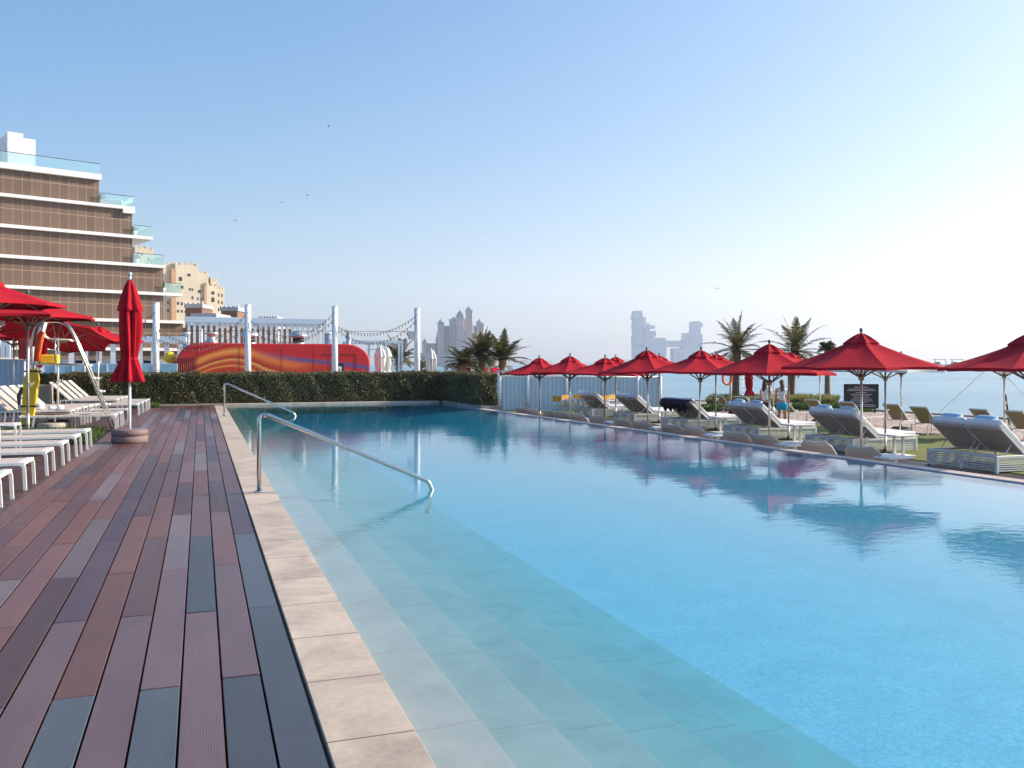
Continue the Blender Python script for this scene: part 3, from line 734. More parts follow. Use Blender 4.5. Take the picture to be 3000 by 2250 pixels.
# =================================================================== DOUBLE DAYBEDS
def daybed(label, group):
    # head end at x=0 (towards the pool), body towards +x, width along y; origin centre of head end
    t = thing('double_daybed', label, 'daybed', (0,0,0), 0, group)
    L, Wd = 2.05, 1.86; y0, y1 = -Wd/2, Wd/2; HX = .80
    H = .30
    mb = MB()
    for (a, b_) in ((0,0),(0,1),(1,0),(1,1)): pass
    for xx in (0, L-.06):
        for yy in (y0, -.03, y1-.06): 
            MB().rbox(xx,xx+.06,yy,yy+.06,0,H-.001,.005).build('leg', M['white'], t)
    mb = MB()
    mb.rbox(0,L,y0,y0+.05,H,H+.055,.006); mb.rbox(0,L,y1-.05,y1,H,H+.055,.006); mb.rbox(0.002,.05,y0+.051,y1-.051,H+.001,H+.054,.006); mb.rbox(L-.05,L-.002,y0+.051,y1-.051,H+.001,H+.054,.006)
    mb.box(.3,.34,y0+.05,y1-.05,H+.002,H+.04); mb.box(1.2,1.24,y0+.05,y1-.05,H+.002,H+.04)
    mb.build('frame', M['white'], t)
    for (a0, a1, b0, b1) in ((.015,.03,y0+.06,y1-.06),(.06,L-.06,y0+.012,y0+.026),(.06,L-.06,y1-.026,y1-.012)):
        mb = MB()
        for k in range(6): mb.box(a0,a1,b0,b1,.035+k*.044,.035+k*.044+.024)
        mb.build('slat_panel', M['white'], t)
    for s in (-1, 1):
        yc = s*.455; w2 = .44
        # seat mattress
        mb = MB(); mb.rbox(.76,L-.01,yc-w2,yc+w2,H+.06,H+.20,.035)
        o = mb.build('seat_mattress', M['cushion'], t, bevel=.03)
        ang = R(40); piv = Vector((HX,yc,H+.075)); M4 = Matrix.Translation(piv)@Matrix.Rotation(ang, 4, 'Y')
        mb = MB(); mb.rbox(-.93,.0,-w2,w2,.015,.15,.035,M4); mb.build('back_mattress', M['cushion'], t, bevel=.03)
        mb = MB(); mb.rbox(-.80,.03,-w2+.01,w2-.01,-.012,.006,.004,M4); mb.build('back_panel', M['taupe'], t)
        mb = MB()
        for q in (-1, 1): mb.rbox(-.83,.0,q*(w2+.002)-.016,q*(w2+.002)+.016,-.03,.004,.004,M4)
        mb.rbox(-.84,-.80,-w2,w2,-.03,.004,.004,M4); mb.build('back_frame', M['white'], t)
        for q in (-1, 1): MB().tube([M4@Vector((-.36,q*(w2-.06),-.02)), Vector((.30,yc+q*(w2-.06),H+.03))], .011, 6).build('backrest_prop', M['white'], t)
        # head roll of the mattress folded over the frame
        mb = MB(); mb.rbox(-.965,-.80,-w2-.004,w2+.004,-.035,.155,.045,M4); mb.build('head_flap', M['cushion'], t, bevel=.03)
    return t
GD = 'double daybeds on the turf beyond the pool'
DB = daybed('double daybed nearest the camera, at the right edge, white slatted base fully visible', GD)
dlist = [(15.35,14.75,None),(15.35,19.0,'second double daybed from the right, two folded towels over its head end'),
         (15.35,22.95,'third double daybed from the right, in front of the two women'),
         (15.35,26.9,'double daybed with navy towels draped over its back'),
         (15.35,30.8,'double daybed in front of the right yellow chairs'),
         (15.35,34.6,'double daybed furthest left, between the two sets of yellow chairs')]
for X, Y, lb in dlist:
    if lb is None: DB.location = (X,Y,TZ)
    else: dup(DB, (X,Y,TZ), 0, lb)
# towels folded on the head ends
def towel_roll(lb, loc, s=1.0):
    mb = MB(); n_ = 20
    mb.lathe((0,0,0), [(.01,-.24*s),(.055,-.235*s),(.068,-.15),(.072,0),(.066,.15),(.055,.235*s),(.01,.24*s)], n_, True, lambda a, z: 1+.10*math.sin(2*a+1)+.05*math.sin(z*22))
    o = mb.build('folded_towel', M['towelblue']); o.rotation_euler = (R(90),R(0),0); o.location = loc; tag(o, lb, 'towel', 'folded towels on the daybed heads'); return o
M['towelblue'] = simple('pale_blue_towel', (.42,.66,.84), .95, var=.08, vs=20, bmp=.9, bs=90)
tl = [(14.75,.45,'pale towel roll on the left head of the nearest double daybed'),(14.75,-.45,'pale towel roll on the right head of the nearest double daybed'),
      (19.0,.45,'pale towel roll on the left head of the second double daybed'),(19.0,-.45,'pale towel roll on the right head of the second double daybed'),
      (22.95,.45,'pale towel bundle on the left head of the daybed in front of the women'),(22.95,-.45,'pale towel roll on the right head of the daybed in front of the women')]
for Y, dy, lb in tl: towel_roll(lb, (15.35+.80-.88*math.cos(R(40))+.20*math.sin(R(40)), Y+dy, TZ+.375+.88*math.sin(R(40))+.205*math.cos(R(40))))
def drape(name, lb, mat, X, Y, y0, y1, h0, cat='towel'):
    # cloth hung over the head of the reclined back, following it on both sides
    prof = [(.08,.62),(.02,.70),(-.05,.82),(-.05,.93),(.03,1.01),(.14,1.03),(.26,.97),(.38,.88),(.48,.80)]
    vs = []; fs = []; m = len(prof); nn = 15
    for j in range(nn):
        yy = y0+(y1-y0)*j/(nn-1)
        for i, (x, z) in enumerate(prof):
            cut = 0 if i > 1 else (.09*math.sin(j*1.1)+.05)
            vs.append((x+.02*math.sin(j*1.7+i)-(.015 if i<3 else 0), yy+.015*math.sin(i*2), z+cut+.008*math.sin(j*2.3)))
    for j in range(nn-1):
        for i in range(m-1): fs.append((j*m+i, j*m+i+1, (j+1)*m+i+1, (j+1)*m+i))
    o = MB().add(vs, fs, True).build(name, M[mat], solid=.03); o.location = (X, Y, TZ); tag(o, lb, cat); return o
drape('draped_towel', 'navy and black towel draped over the left half of the daybed back', 'navy', 15.35, 26.9, .06, .93, 0)
drape('draped_towel', 'dark blue towel draped over the right half of the daybed back', 'navy', 15.35, 26.9, -.90, -.04, 0)

# =================================================================== POOL-EDGE LOUNGERS (rounded beige backs) and small tables
def shell_chair(label, group):
    t = thing('shell_lounger', label, 'lounge chair', (0,0,0), 0, group)
    prof = [(-.02,.87),(.05,.78),(.16,.62),(.30,.42),(.48,.32),(.75,.30),(1.0,.36),(1.25,.40),(1.55,.34),(1.75,.28)]
    Wd = .31; vs = []; fs = []; nn = 11; m = len(prof)
    for i, (x, z) in enumerate(prof):
        ww = Wd*(.62 if i == 0 else .92 if i == 1 else 1.0 if i < m-2 else .9)
        for k in range(nn):
            u = -1+2*k/(nn-1); vs.append((x-.02*(1-u*u), u*ww, z+.05*u*u*(1 if i > 1 else .4)))
    for i in range(m-1):
        for k in range(nn-1): fs.append((i*nn+k, i*nn+k+1, (i+1)*nn+k+1, (i+1)*nn+k))
    MB().add(vs, fs, True).build('woven_shell', M['beige'], t, solid=.02)
    edge = [Vector(vs[i*nn]) for i in range(m)]+[Vector(vs[(m-1)*nn+k]) for k in range(1, nn)]+[Vector(vs[i*nn+nn-1]) for i in range(m-2,-1,-1)]+[Vector(vs[k]) for k in range(nn-2,0,-1)]
    MB().tube(edge, .016, 7, closed=True).build('rim_frame', M['beigerim'], t)
    for (x, z) in ((.40,.33),(1.35,.36)):
        for s in (-1, 1): MB().tube([(x,s*.27,z),(x-.04,s*.29,0)], .014, 7).build('leg', M['beigerim'], t)
    return t
M['beigerim'] = simple('cream_rim', (.66,.58,.50), .5, var=.05)
GS = 'beige rounded loungers just beyond the overflow edge'
chairs_px = [2522,2387,2234,2151,2029,1964,1876,1819,1746,1689,1643,1605,1556,1526]
SC = None
for i, px in enumerate(chairs_px):
    y = 12; 
    for _ in range(12): p = onx(px, EX(y)+.62); y = p.y
    lb = ('beige rounded lounger %s along the pool edge, counted from the right' % ['first','second','third','fourth','fifth','sixth','seventh','eighth','ninth','tenth','eleventh','twelfth','thirteenth','fourteenth'][i])
    if i == 0: lb = 'beige rounded lounger at the foot of the tallest parasol pole, first on the pool edge'
    loc = (p.x, p.y, TZ)
    if SC is None: SC = shell_chair(lb, GS); SC.location = loc; SC.rotation_euler[2] = R(24)
    else: dup(SC, loc, R(24+rnd.uniform(-6,6)), lb)
def side_table(name, label, group, H=.42, L=.62, Wd=.5):
    t = thing(name, label, 'side table', (0,0,0), 0, group)
    MB().rbox(-Wd/2,Wd/2,-L/2,L/2,H-.035,H,.008).build('table_top', M['white'], t)
    for s in (-.16, .12): MB().rbox(-.03,.03,s-.028,s+.028,.02,H-.036,.004).build('leg', M['white'], t)
    MB().rbox(-Wd/2+.03,Wd/2-.03,-L/2+.06,L/2-.06,0,.02,.005).build('foot_plate', M['white'], t)
    return t
GT = 'small white tables between the rounded loungers'
ST = None
for i, px in enumerate([2602,2313,2092,1931,1795,1719]):
    y = 12
    for _ in range(12): p = onx(px, EX(y)+1.0); y = p.y
    lb = 'small white table %s among the rounded loungers, counted from the right' % ['first','second','third','fourth','fifth','sixth'][i]
    if ST is None: ST = side_table('side_table', lb, GT, .74); ST.location = (p.x,p.y,TZ)
    else: dup(ST, (p.x,p.y,TZ), 0, lb)
GT2 = 'white side tables between the double daybeds'
ST2 = side_table('side_table', 'white side table right of the second double daybed, towel-height top', GT2, .52, .62, .7); ST2.location = (16.1,17.35,TZ)
for y, lb in ((21.25,'white side table between the second and third double daybeds'),(25.1,'white side table right of the daybed with navy towels'),(29.0,'white side table left of the daybed with navy towels')):
    dup(ST2, (16.1,y,TZ), 0, lb)

# tan sling loungers on the beach side
GL = 'tan sling loungers on the beach side'
T0 = low_lounger('tan sling lounger standing by the slim white pole, right of the notice board', GL, True, 1.9, .36, .62, 46, 'tan')
spots = [(2690,28.1,None),(2603,30.0,'tan sling lounger below the notice board, left of the slim white pole'),(2880,26.5,'tan sling lounger seen just above the nearest daybed'),
         (2980,25.6,'tan sling lounger at the right edge beyond the nearest daybed'),(2378,33.5,'tan sling lounger right of the woman in aqua shorts'),(2470,31.8,'tan sling lounger half hidden behind the second daybed towels'),
         (2288,34.5,'tan sling lounger in front of the woman in aqua shorts'),(2230,35.5,'tan sling lounger left of the woman in navy shorts'),
         (2165,36.5,'tan sling lounger with the maroon cloth beside it'),(2116,37.5,'tan sling lounger furthest left beyond the navy towels')]
for px, D, lb in spots:
    p = onD(px, D, TZ+.012 if dirx(px)[0]*D < 21.4 else TZ)
    if lb is None: T0.location = p+Vector((1.5,0,0)); T0.rotation_euler[2] = R(6)
    else: dup(T0, p+Vector((1.5,0,0)), R(rnd.uniform(-2,12)), lb)
o = MB().prism([(0,0),(.42,.05),(.50,.55),(.30,.75),(.12,.62)], -.02, .02, 'y').build('maroon_cloth', M['maroon'], solid=0, bevel=.01)
o.location = onD(2132, 34.5, TZ+.2); o.rotation_euler[2] = R(-20); tag(o, 'maroon cloth hanging on a dark bag frame behind the navy towel daybed', 'cloth')

# =================================================================== HANDRAILS
def handrail(label, base, top, zt, ex, ey):
    t = thing('pool_handrail', label, 'handrail', (base[0],base[1],0), 0, 'steel handrails into the pool')
    bx, by = base
    pts = [(0,0,0),(0,0,zt-.10)]
    post = MB().tube([(0,0,0),(0,0,zt-.045),(.008,0,zt-.018),(.03,-.004,zt-.004)], .025, 16).build('post', M['stain'], t)
    L = arch([(.03,-.004,zt-.004),(.09,-.012,zt),(ex-bx,ey-by,.075),(ex-bx+.05,ey-by-.01,-.04),(ex-bx-.02,ey-by,-.30)], .03, 5)
    MB().tube(L, .026, 16).build('rail', M['stain'], t)
    MB().lathe((0,0,0), [(.055,0),(.055,.016),(.045,.022),(.028,.024)], 24).build('base_flange', M['stain'], t)
    return t
handrail('near stainless steel handrail rising from the coping and sloping down into the water', (.645,10.72), None, .90, 2.60, 10.45)
handrail('far stainless steel handrail by the hedge end of the coping', (.645,26.6), None, .92, 2.55, 26.3)

# =================================================================== LIFEGUARD CHAIR
lg = thing('lifeguard_chair', 'tall stainless lifeguard chair with ladder, on the deck left of the closed parasol', 'lifeguard chair', (-2.9,22.2,0))
def lp(px, D, py): p = onD(px, D, zat(py, D)); return p-Vector((-2.9,22.2,0))
for dD, off in ((0,0),(.45,14)):
    D = 20.3+dD
    pts = arch([lp(66+off,D,1065+1.5*F/D),lp(96+off,D,975),lp(112+off,D,942),lp(190+off*.3,D,942),lp(212+off*.3,D,972),lp(330+off*.7,D,1065+1.5*F/D)], .22, 6)
    MB().tube(pts, .024, 10).build('side_frame', M['stain'], lg)
for (px, py) in ((258,1070),(278,1108),(296,1146),(312,1184),(328,1223)):
    a = lp(px-4, 20.3, py); b_ = lp(px+3, 20.75, py)
    MB().tube([a, b_], .03, 8).cbox(((a+b_)/2), (.16,.40,.03)).build('tread', M['white'], lg)
mb = MB(); mb.tube([lp(85,20.3,1067), lp(250,20.3,1069)], .020, 8); mb.tube([lp(96,20.75,1067), lp(258,20.75,1069)], .020, 8); mb.build('cross_bar', M['stain'], lg)
# white S-shaped seat
sp = [(-.10,.62),(-.06,.60),(-.02,.48),(-.05,.32),(-.08,.18),(-.05,.08),(.04,.02),(.20,0),(.48,.0),(.54,-.03)]
c0 = lp(140, 20.5, 985); mb = MB()
vs = []; fs = []
for i, (x, z) in enumerate(sp):
    for s in (-1, 1): vs.append((c0.x-.02+x, c0.y+s*.22, c0.z+z-.08))
for i in range(len(sp)-1): fs.append((i*2, i*2+1, i*2+3, i*2+2))
mb.add(vs, fs, True); mb.build('seat', M['white'], lg, solid=.035)
for (px, D) in ((161,20.3),(170,20.8)): MB().tube([lp(px,D,988), lp(px+1,D,1066)], .02, 8).build('seat_support', M['stain'], lg)
mb = MB().box(*[c0.x-.35, c0.x+.55, c0.y-.24, c0.y+.24, lp(140,20.5,1066).z-.01, lp(140,20.5,1066).z+.012]); mb.build('foot_platform', M['stain'], lg)
# rescue gear
G = Vector((-2.9,22.2,0))
o = MB().tube([lp(126,20.25,972)+G, lp(118,20.25,985)+G, lp(112,20.2,1020)+G, lp(108,20.2,1058)+G], .075, 12, rs=[.05,.085,.08,.07]).build('rescue_tube', M['orange']); tag(o, 'orange rescue tube hanging on the lifeguard chair', 'rescue tube')
o = MB().tube([lp(122,20.55,975)+G, lp(132,20.55,1000)+G, lp(130,20.5,1035)+G, lp(122,20.5,1062)+G, lp(116,20.4,1072)+G], .06, 12).build('rescue_float', M['redplastic'] if 'redplastic' in M else M['red']); tag(o, 'red rescue float behind the orange tube on the lifeguard chair', 'rescue float')
p = lp(146,20.5,1060)+G; o = MB().rbox(-.2,.2,-.13,.13,0,.20,.03).build('yellow_box', M['yellow']); o.location = (p.x,p.y,lp(140,20.5,1066).z+.014); tag(o, 'yellow first aid box on the lifeguard chair platform', 'box')
a = lp(78,20.1,1232)+G; b_ = lp(97,20.1,1075)+G; a.z = .03
mb = MB(); dv = (b_-a); 
for wv, zz0, zz1 in ((.16,0,.62),(.13,.62,1.0)): pass
side = Vector((C_,-S_,0)); nn = dv.cross(side).normalized()*.028
outl = [(-.10,0),(.10,0),(.13,.10),(.16,.55),(.17,.80),(.10,.97),(-.10,.97),(-.17,.80),(-.16,.55),(-.13,.10)]
vs = [a+dv*v+side*u+nn*s for s in (-1,1) for u, v in outl]; n_ = len(outl)
sb = thing('spine_board', 'yellow rescue spine board strapped upright to the lifeguard chair leg', 'rescue board', a)
MB().add([v-a for v in vs], [tuple(range(n_)), tuple(range(2*n_-1,n_-1,-1))]+[(i,(i+1)%n_,n_+(i+1)%n_,n_+i) for i in range(n_)]).build('board', M['yellow'], sb)
for v in (.05,.36,.93):
    c = dv*v; MB().add([c+side*u*.185+nn*s*1.25+dv*h for s in (-1,1) for h in (-.012,.012) for u in (-1,1)], [(0,1,3,2),(4,6,7,5),(0,4,5,1),(2,3,7,6),(0,2,6,4),(1,5,7,3)]).build('strap', M['black'], sb)
MB().add([dv*h+side*u+nn*(-s) for s in (1.3,3.0) for h in (.42,.66) for u in (.02,.17)], [(0,1,3,2),(4,6,7,5),(0,4,5,1),(2,3,7,6),(0,2,6,4),(1,5,7,3)]).build('head_block', M['yellow'], sb)
p = lp(58,20.6,1180)+G
o = MB().tube([p+Vector((0,0,-.25)), p+Vector((-.02,0,.15)), p+Vector((.05,0,.32)), p+Vector((.16,0,.30))], .045, 8, rs=[.02,.05,.06,.03]).build('gear_bag', M['black']); tag(o, 'black strap bag hanging on the left side of the lifeguard chair', 'bag')
p = lp(72,21.0,1062)+G
o = MB().rbox(-.12,.12,-.05,.05,0,.48,.01).build('red_cabinet', M['maroon']); o.location = (p.x,p.y,zat(1052,21)-.0); tag(o, 'dark red extinguisher cabinet behind the left leg of the lifeguard chair', 'cabinet')
mbx = MB().cyl((p.x,p.y), .02, 0, zat(1052,21)+.01, 8).build('cabinet_post', M['white']); mbx.parent = o; mbx.matrix_parent_inverse = Matrix.Translation(o.location).inverted()

# =================================================================== BEHIND THE HEDGE: posts, lights, trailer, walls
PG = 'tall white posts in a row behind the hedge'
post_px = [457,726,981,1222]; posts = []
pl = ['tall round white post left of the red trailer','tall round white post before the left half of the red trailer','tall round white post before the right half of the red trailer','tall round white post with a lamp, furthest right of four']
PT = 3.83
for i, px in enumerate(post_px):
    p = ony(px, 37.0); posts.append(p)
    t = thing('light_post', pl[i], 'post', p, 0, PG)
    MB().cyl((0,0), .122, 0, PT, 24).build('shaft', M['white_post'], t)
    MB().cyl((0,0), .127, PT+.001, PT+.03, 24).build('cap', M['white_post'], t)
    MB().cyl((0,0), .19, -.005, .02, 20).build('base_plate', M['white_post'], t)
lampo = thing('flood_lamp', 'grey box flood lamp clamped to the side of the rightmost white post', 'lamp', posts[3]+Vector((-.12,-.02,2.72)))
M4 = Matrix.Rotation(R(-20), 4, 'Y')
MB().prism([(-.34,.10),(-.02,.16),(-.04,-.18),(-.20,-.20)], -.14, .14, 'y').build('housing', M['vent'], lampo)
MB().tube([(-.04,0,.1),(.04,0,.1)], .02, 8).build('bracket', M['vent'], lampo)
# festoon lights
M['bulb'] = simple('clear_bulb', (.16,.13,.11), .2, var=.2)
M['cable'] = simple('black_cable', (.03,.028,.026), .6, var=.2)
bulb_me = None
def festoon(label, a, b_, sag, n=24, grp='festoon light strings between the white posts'):
    global bulb_me
    a, b_ = Vector(a), Vector(b_); t = thing('string_lights', label, 'string lights', a, 0, grp)
    def P(u): p = a.lerp(b_, u); p.z -= sag*4*u*(1-u); return p-a
    MB().tube([P(i/28) for i in range(29)], .009, 5).build('cable', M['cable'], t)
    if bulb_me is None:
        mb = MB(); mb.cyl((0,0), .016, -.06, 0, 6); mb.ball((0,0,-.08), .026, 6)
        tmp = mb.build('bulb', M['bulb']); bulb_me = tmp.data; bpy.data.objects.remove(tmp)
    for i in range(1, n):
        o = bpy.data.objects.new('bulb', bulb_me); COL.objects.link(o); o.parent = t; o.location = P(i/n)
z0 = 3.55
P_ = [p+Vector((0,-.14,0)) for p in posts]
festoon('upper festoon string between the two rightmost white posts', P_[2]+Vector((0,0,3.05)), P_[3]+Vector((0,0,3.58)), .55, 26)
festoon('lower festoon string hanging deepest between the two rightmost white posts', P_[2]+Vector((0,.05,2.95)), P_[3]+Vector((0,.05,3.40)), .80, 24)
festoon('festoon string from the second to the third white post', P_[1]+Vector((0,0,3.3)), P_[2]+Vector((0,0,3.62)), .85, 28)
festoon('festoon string hanging deeper from the second to the third white post', P_[1]+Vector((0,.05,2.9)), P_[2]+Vector((0,.05,3.35)), .75, 26)
festoon('festoon string from the first to the second white post', P_[0]+Vector((0,0,2.9)), P_[1]+Vector((0,0,3.55)), .90, 28)
festoon('lower festoon string from the first to the second white post', P_[0]+Vector((0,.05,2.5)), P_[1]+Vector((0,.05,3.0)), .65, 26)
festoon('festoon string running left from the first white post behind the closed parasol', P_[0]+Vector((0,0,3.5)), P_[0]+Vector((-4.2,1.5,2.2)), .6, 22)
festoon('festoon string running left low from the first white post', P_[0]+Vector((0,.05,2.7)), P_[0]+Vector((-4.2,1.9,2.9)), .45, 22)
o = MB().tube([posts[i]+Vector((0,.14,2.78+.03*i)) for i in range(4)], .010, 6).build('stay_cable', M['cable']); tag(o, 'straight dark stay cable running between the four white posts', 'cable')

# red trailer
def trailer():
    p0 = ony(512, 42.0); p1 = ony(1090, 42.0); L = p1.x-p0.x; H = 2.42
    t = thing('red_trailer', 'long red food trailer with orange and purple wave artwork, parked behind the hedge', 'trailer', (p0.x,42.0,0))
    out = [(0,.35)]
    for k in range(9):
        a = math.pi-(math.pi/2)*k/8; out.append((.95+.95*math.cos(a)*1.0-.0+.0, H-1.15+1.15*math.sin(a)))
    for k in range(11):
        a = math.pi/2-(math.pi/2)*k/10; out.append((L-1.25+1.15*math.cos(a), H-.85+.85*math.sin(a)))
    out += [(L-.08,.9),(L-.02,.35)]
    o = MB().prism(out, 0, 2.1, 'y').build('body', M['wave'], t, bevel=.07)
    # end panel of corrugated dark red
    mb = MB()
    for k in range(9): mb.box(.13+k*.085,.13+k*.085+.055,-.022,.0,.40,1.75)
    mb.build('corrugated_panel', M['darkred'], t)
    seams = MB()
    for xx in (.95,2.75,4.6,6.05,6.75): seams.box(xx,xx+.015,-.010,.0,.40,H-.12)
    seams.build('panel_seams', M['seam'], t)
    mb = MB(); xd = L-2.35
    mb.box(xd,xd+1.55,-.014,0,H-.52,H-.49); mb.box(xd+1.55,xd+1.575,-.014,0,.4,H-.49); mb.build('door_outline', M['black'], t)
    f = MB().rbox(xd+.60,xd+1.02,-.03,0,1.05,1.52,.01).build('window', M['darkglass'], t)
    MB().box(xd+.70,xd+.90,-.045,-.031,1.12,1.36).build('notice', M['white'], f)
    MB().box(xd+.76,xd+.84,-.050,-.046,1.15,1.26).build('symbol', M['signblue'], f)
    for xx in (2.2,L-2.6):
        w = MB().tube([(xx,.12,.34),(xx,.36,.34)], .34, 24).build('wheel', M['black'], t)
        MB().tube([(xx,.10,.34),(xx,.119,.34)], .19, 18).build('rim', M['vent'], w)
    MB().box(.2,L-.2,.2,1.9,.28,.36).build('chassis', M['black'], t)
    # roof fans
    for px, kind in ((619,0),(731,1),(874,1)):
        q = ony(px, 43.0); xx = q.x-p0.x
        if kind == 0:
            v = MB().lathe((xx,1.0,H-.02), [(.28,0),(.28,.14),(.20,.18),(.20,.42),(.34,.46),(.30,.52),(.03,.54)], 20).build('roof_vent', M['vent'], t)
        else:
            v = MB().lathe((xx,1.0,H-.02), [(.30,0),(.30,.06),(.25,.08),(.25,.34),(.43,.36),(.44,.40),(.38,.52),(.22,.62),(.03,.66)], 24).build('roof_vent', M['vent'], t)
            MB().lathe((xx,1.0,H+.08), [(.265,0),(.265,.2)], 20).build('louvre', M['black'], v)
    return t
M['darkred'] = simple('dark_red_panel', (.22,.015,.015), .5, var=.1)
M['seam'] = simple('panel_seam', (.30,.06,.04), .5, var=.1)
M['signblue'] = simple('blue_print', (.05,.18,.40), .5, var=.1)
def wave_mat():
    m, n, b = newmat('wave_artwork')
    tc = ND(n, 'TexCoord'); sx = ND(n, 'SeparateXYZ'); n.links.new(tc.outputs['Object'], sx.inputs[0])
    X, Z = sx.outputs['X'], sx.outputs['Z']
    s1 = mathn(n, 'MULTIPLY', mathn(n, 'SINE', mathn(n, 'ADD', mathn(n, 'MULTIPLY', X, 1.05), 2.2)), .34)
    s2 = mathn(n, 'MULTIPLY', mathn(n, 'SINE', mathn(n, 'ADD', mathn(n, 'MULTIPLY', X, .5), 3.4)), .20)
    sp = mathn(n, 'ADD', 1.0, mathn(n, 'MULTIPLY', mathn(n, 'SINE', mathn(n, 'ADD', mathn(n, 'MULTIPLY', X, .62), .9)), .38))
    v = mathn(n, 'ADD', mathn(n, 'MULTIPLY', mathn(n, 'ADD', mathn(n, 'SUBTRACT', Z, 1.0), mathn(n, 'ADD', s1, s2)), sp), 1.0)
    v = mathn(n, 'ADD', v, mathn(n, 'MULTIPLY', noise(n, .45, 2, objvec(n)), .35))
    c = ramp(n, mathn(n, 'DIVIDE', mathn(n, 'SUBTRACT', v, .60), 2.0), [(.0, (.40,.02,.012)), (.15, (.52,.05,.015)), (.20, (.80,.30,.07)), (.24, (.45,.035,.015)), (.31, (.60,.10,.025)), (.36, (.82,.38,.10)),
        (.41, (.38,.02,.015)), (.48, (.55,.07,.02)), (.55, (.78,.25,.05)), (.62, (.85,.34,.07)), (.70, (.62,.09,.02)), (.77, (.48,.012,.015)), (.88, (.60,.03,.02)), (1, (.50,.012,.02))])
    cf = mathn(n, 'MINIMUM', 1.0, mathn(n, 'MAXIMUM', 0.0, mathn(n, 'ADD', mathn(n, 'MULTIPLY', mathn(n, 'SUBTRACT', X, 4.0), .35), mathn(n, 'MULTIPLY', mathn(n, 'SUBTRACT', Z, 1.45), 1.6))))
    c = mixc(n, mathn(n, 'MULTIPLY', cf, mathn(n, 'MINIMUM', 1.0, mathn(n, 'MAXIMUM', 0.0, mathn(n, 'MULTIPLY', mathn(n, 'SUBTRACT', X, 2.6), .6)))), c, (.56,.016,.022))
    # violet ribbon towards the right end
    rb_ = mathn(n, 'SUBTRACT', Z, mathn(n, 'ADD', mathn(n, 'SUBTRACT', 2.50, mathn(n, 'MULTIPLY', X, .145)), mathn(n, 'MULTIPLY', mathn(n, 'SINE', X), .05)))
    band = mathn(n, 'SUBTRACT', 1.0, mathn(n, 'MINIMUM', 1.0, mathn(n, 'DIVIDE', mathn(n, 'ABSOLUTE', rb_), .16)))
    fade = mathn(n, 'MINIMUM', 1.0, mathn(n, 'MAXIMUM', 0.0, mathn(n, 'DIVIDE', mathn(n, 'SUBTRACT', X, 3.4), 2.0)))
    c = mixc(n, mathn(n, 'MULTIPLY', band, mathn(n, 'MULTIPLY', fade, .95)), c, (.045,.09,.28))
    n.links.new(c, b.inputs['Base Color']); b.inputs['Roughness'].default_value = .35; return m
M['wave'] = wave_mat()
trailer()
def boxthing(name, lb, cat, x0, x1, y0, y1, z0, z1, mat, r=.02, group=None):
    c = Vector(((x0+x1)/2, (y0+y1)/2, z0)); o = MB().rbox(x0-c.x,x1-c.x,y0-c.y,y1-c.y,0,z1-z0,r).build(name, M[mat]); o.location = c; tag(o, lb, cat, group); return o
# pale blue low wall behind the hedge on the left
def pwall(name, lb, pxa, pxb, Y, z1, mat, th=.2, cat='wall'):
    a, b_ = ony(pxa, Y), ony(pxb, Y); return boxthing(name, lb, cat, a.x, b_.x, Y, Y+th, 0, z1, mat)
bw = pwall('blue_wall', 'pale blue low wall behind the hedge, left of the trailer', 130, 520, 40, 1.50, 'bluewall')
a, b_ = ony(160,40), ony(505,40)
for k in range(7):
    xx = a.x+(b_.x-a.x)*k/7-bw.location.x
    MB().box(xx,xx+.06,-.13,-.1,.05,1.46).build('batten', M['paleblue'], bw)
# white structures beyond it
sh = thing('white_kiosk', 'low white kiosk building with openings behind the pale blue wall', 'building', ony(300,47.0))
a, b_ = ony(60,47), ony(545,47); ox = sh.location.x
MB().box(a.x-ox,b_.x-ox,0,3,2.55,2.85).build('roof', M['paleblue'], sh)
MB().box(a.x-ox+.1,b_.x-ox-.1,.5,2.8,0,1.7).build('wall', M['white'], sh)
for k in range(12):
    xx = a.x-ox+.2+k*(b_.x-a.x-.6)/11
    MB().box(xx,xx+.22,.1,.34,0,2.549).build('column', M['white_post'], sh)
for k in (1,3,4,6,8,10):
    xx = a.x-ox+.3+k*(b_.x-a.x-.6)/11
    MB().box(xx+.15,xx+.65,.47,.499,1.0,1.65).build('opening', M['darkglass'], sh)
ball = MB().ball((0,0,.28), .28, 12).build('beach_ball', M['yellow']); ball.location = onD(497, 41, 1.52-.28); ball.location.z = 1.50; tag(ball, 'round yellow ball-like inflatable left of the red trailer nose', 'inflatable')
# corrugated fence and store with barred window at the far left
fo = thing('corrugated_fence', 'pale grey corrugated fence panel at the left photo edge behind the loungers', 'fence', onD(0, 27.8))
a = onD(-420, 27.8)-fo.location; b_ = onD(97, 27.8)-fo.location
def corrugated(mb, a, b_, z0, z1, pitch=.16, dep=.03):
    a, b_ = Vector(a), Vector(b_); L = (b_-a).length; d = (b_-a).normalized(); nn = Vector((d.y,-d.x,0)); n_ = int(L/pitch); vs = []; fs = []
    for i in range(n_):
        for (u, v) in ((0,0),(.35,0),(.5,1),(.85,1)):
            p = a+d*(i+u)*pitch+nn*v*dep; vs += [(p.x,p.y,z0),(p.x,p.y,z1)]
    for i in range(len(vs)//2-1): fs.append((2*i,2*i+2,2*i+3,2*i+1))
    mb.add(vs, fs)
mb = MB(); corrugated(mb, a, b_, .05, 1.62); mb.build('panel', M['fencepaint'] if 'fencepaint' in M else M['paleblue'], fo, solid=.01)
d = (b_-a).normalized(); mb = MB(); mb.tube([a+Vector((0,0,1.65)), b_+Vector((0,0,1.65))], .04, 8); mb.build('top_rail', M['white'], fo)
mb = MB().cyl((b_.x,b_.y), .06, 0, 2.6, 12); mb.build('post', M['white'], fo)
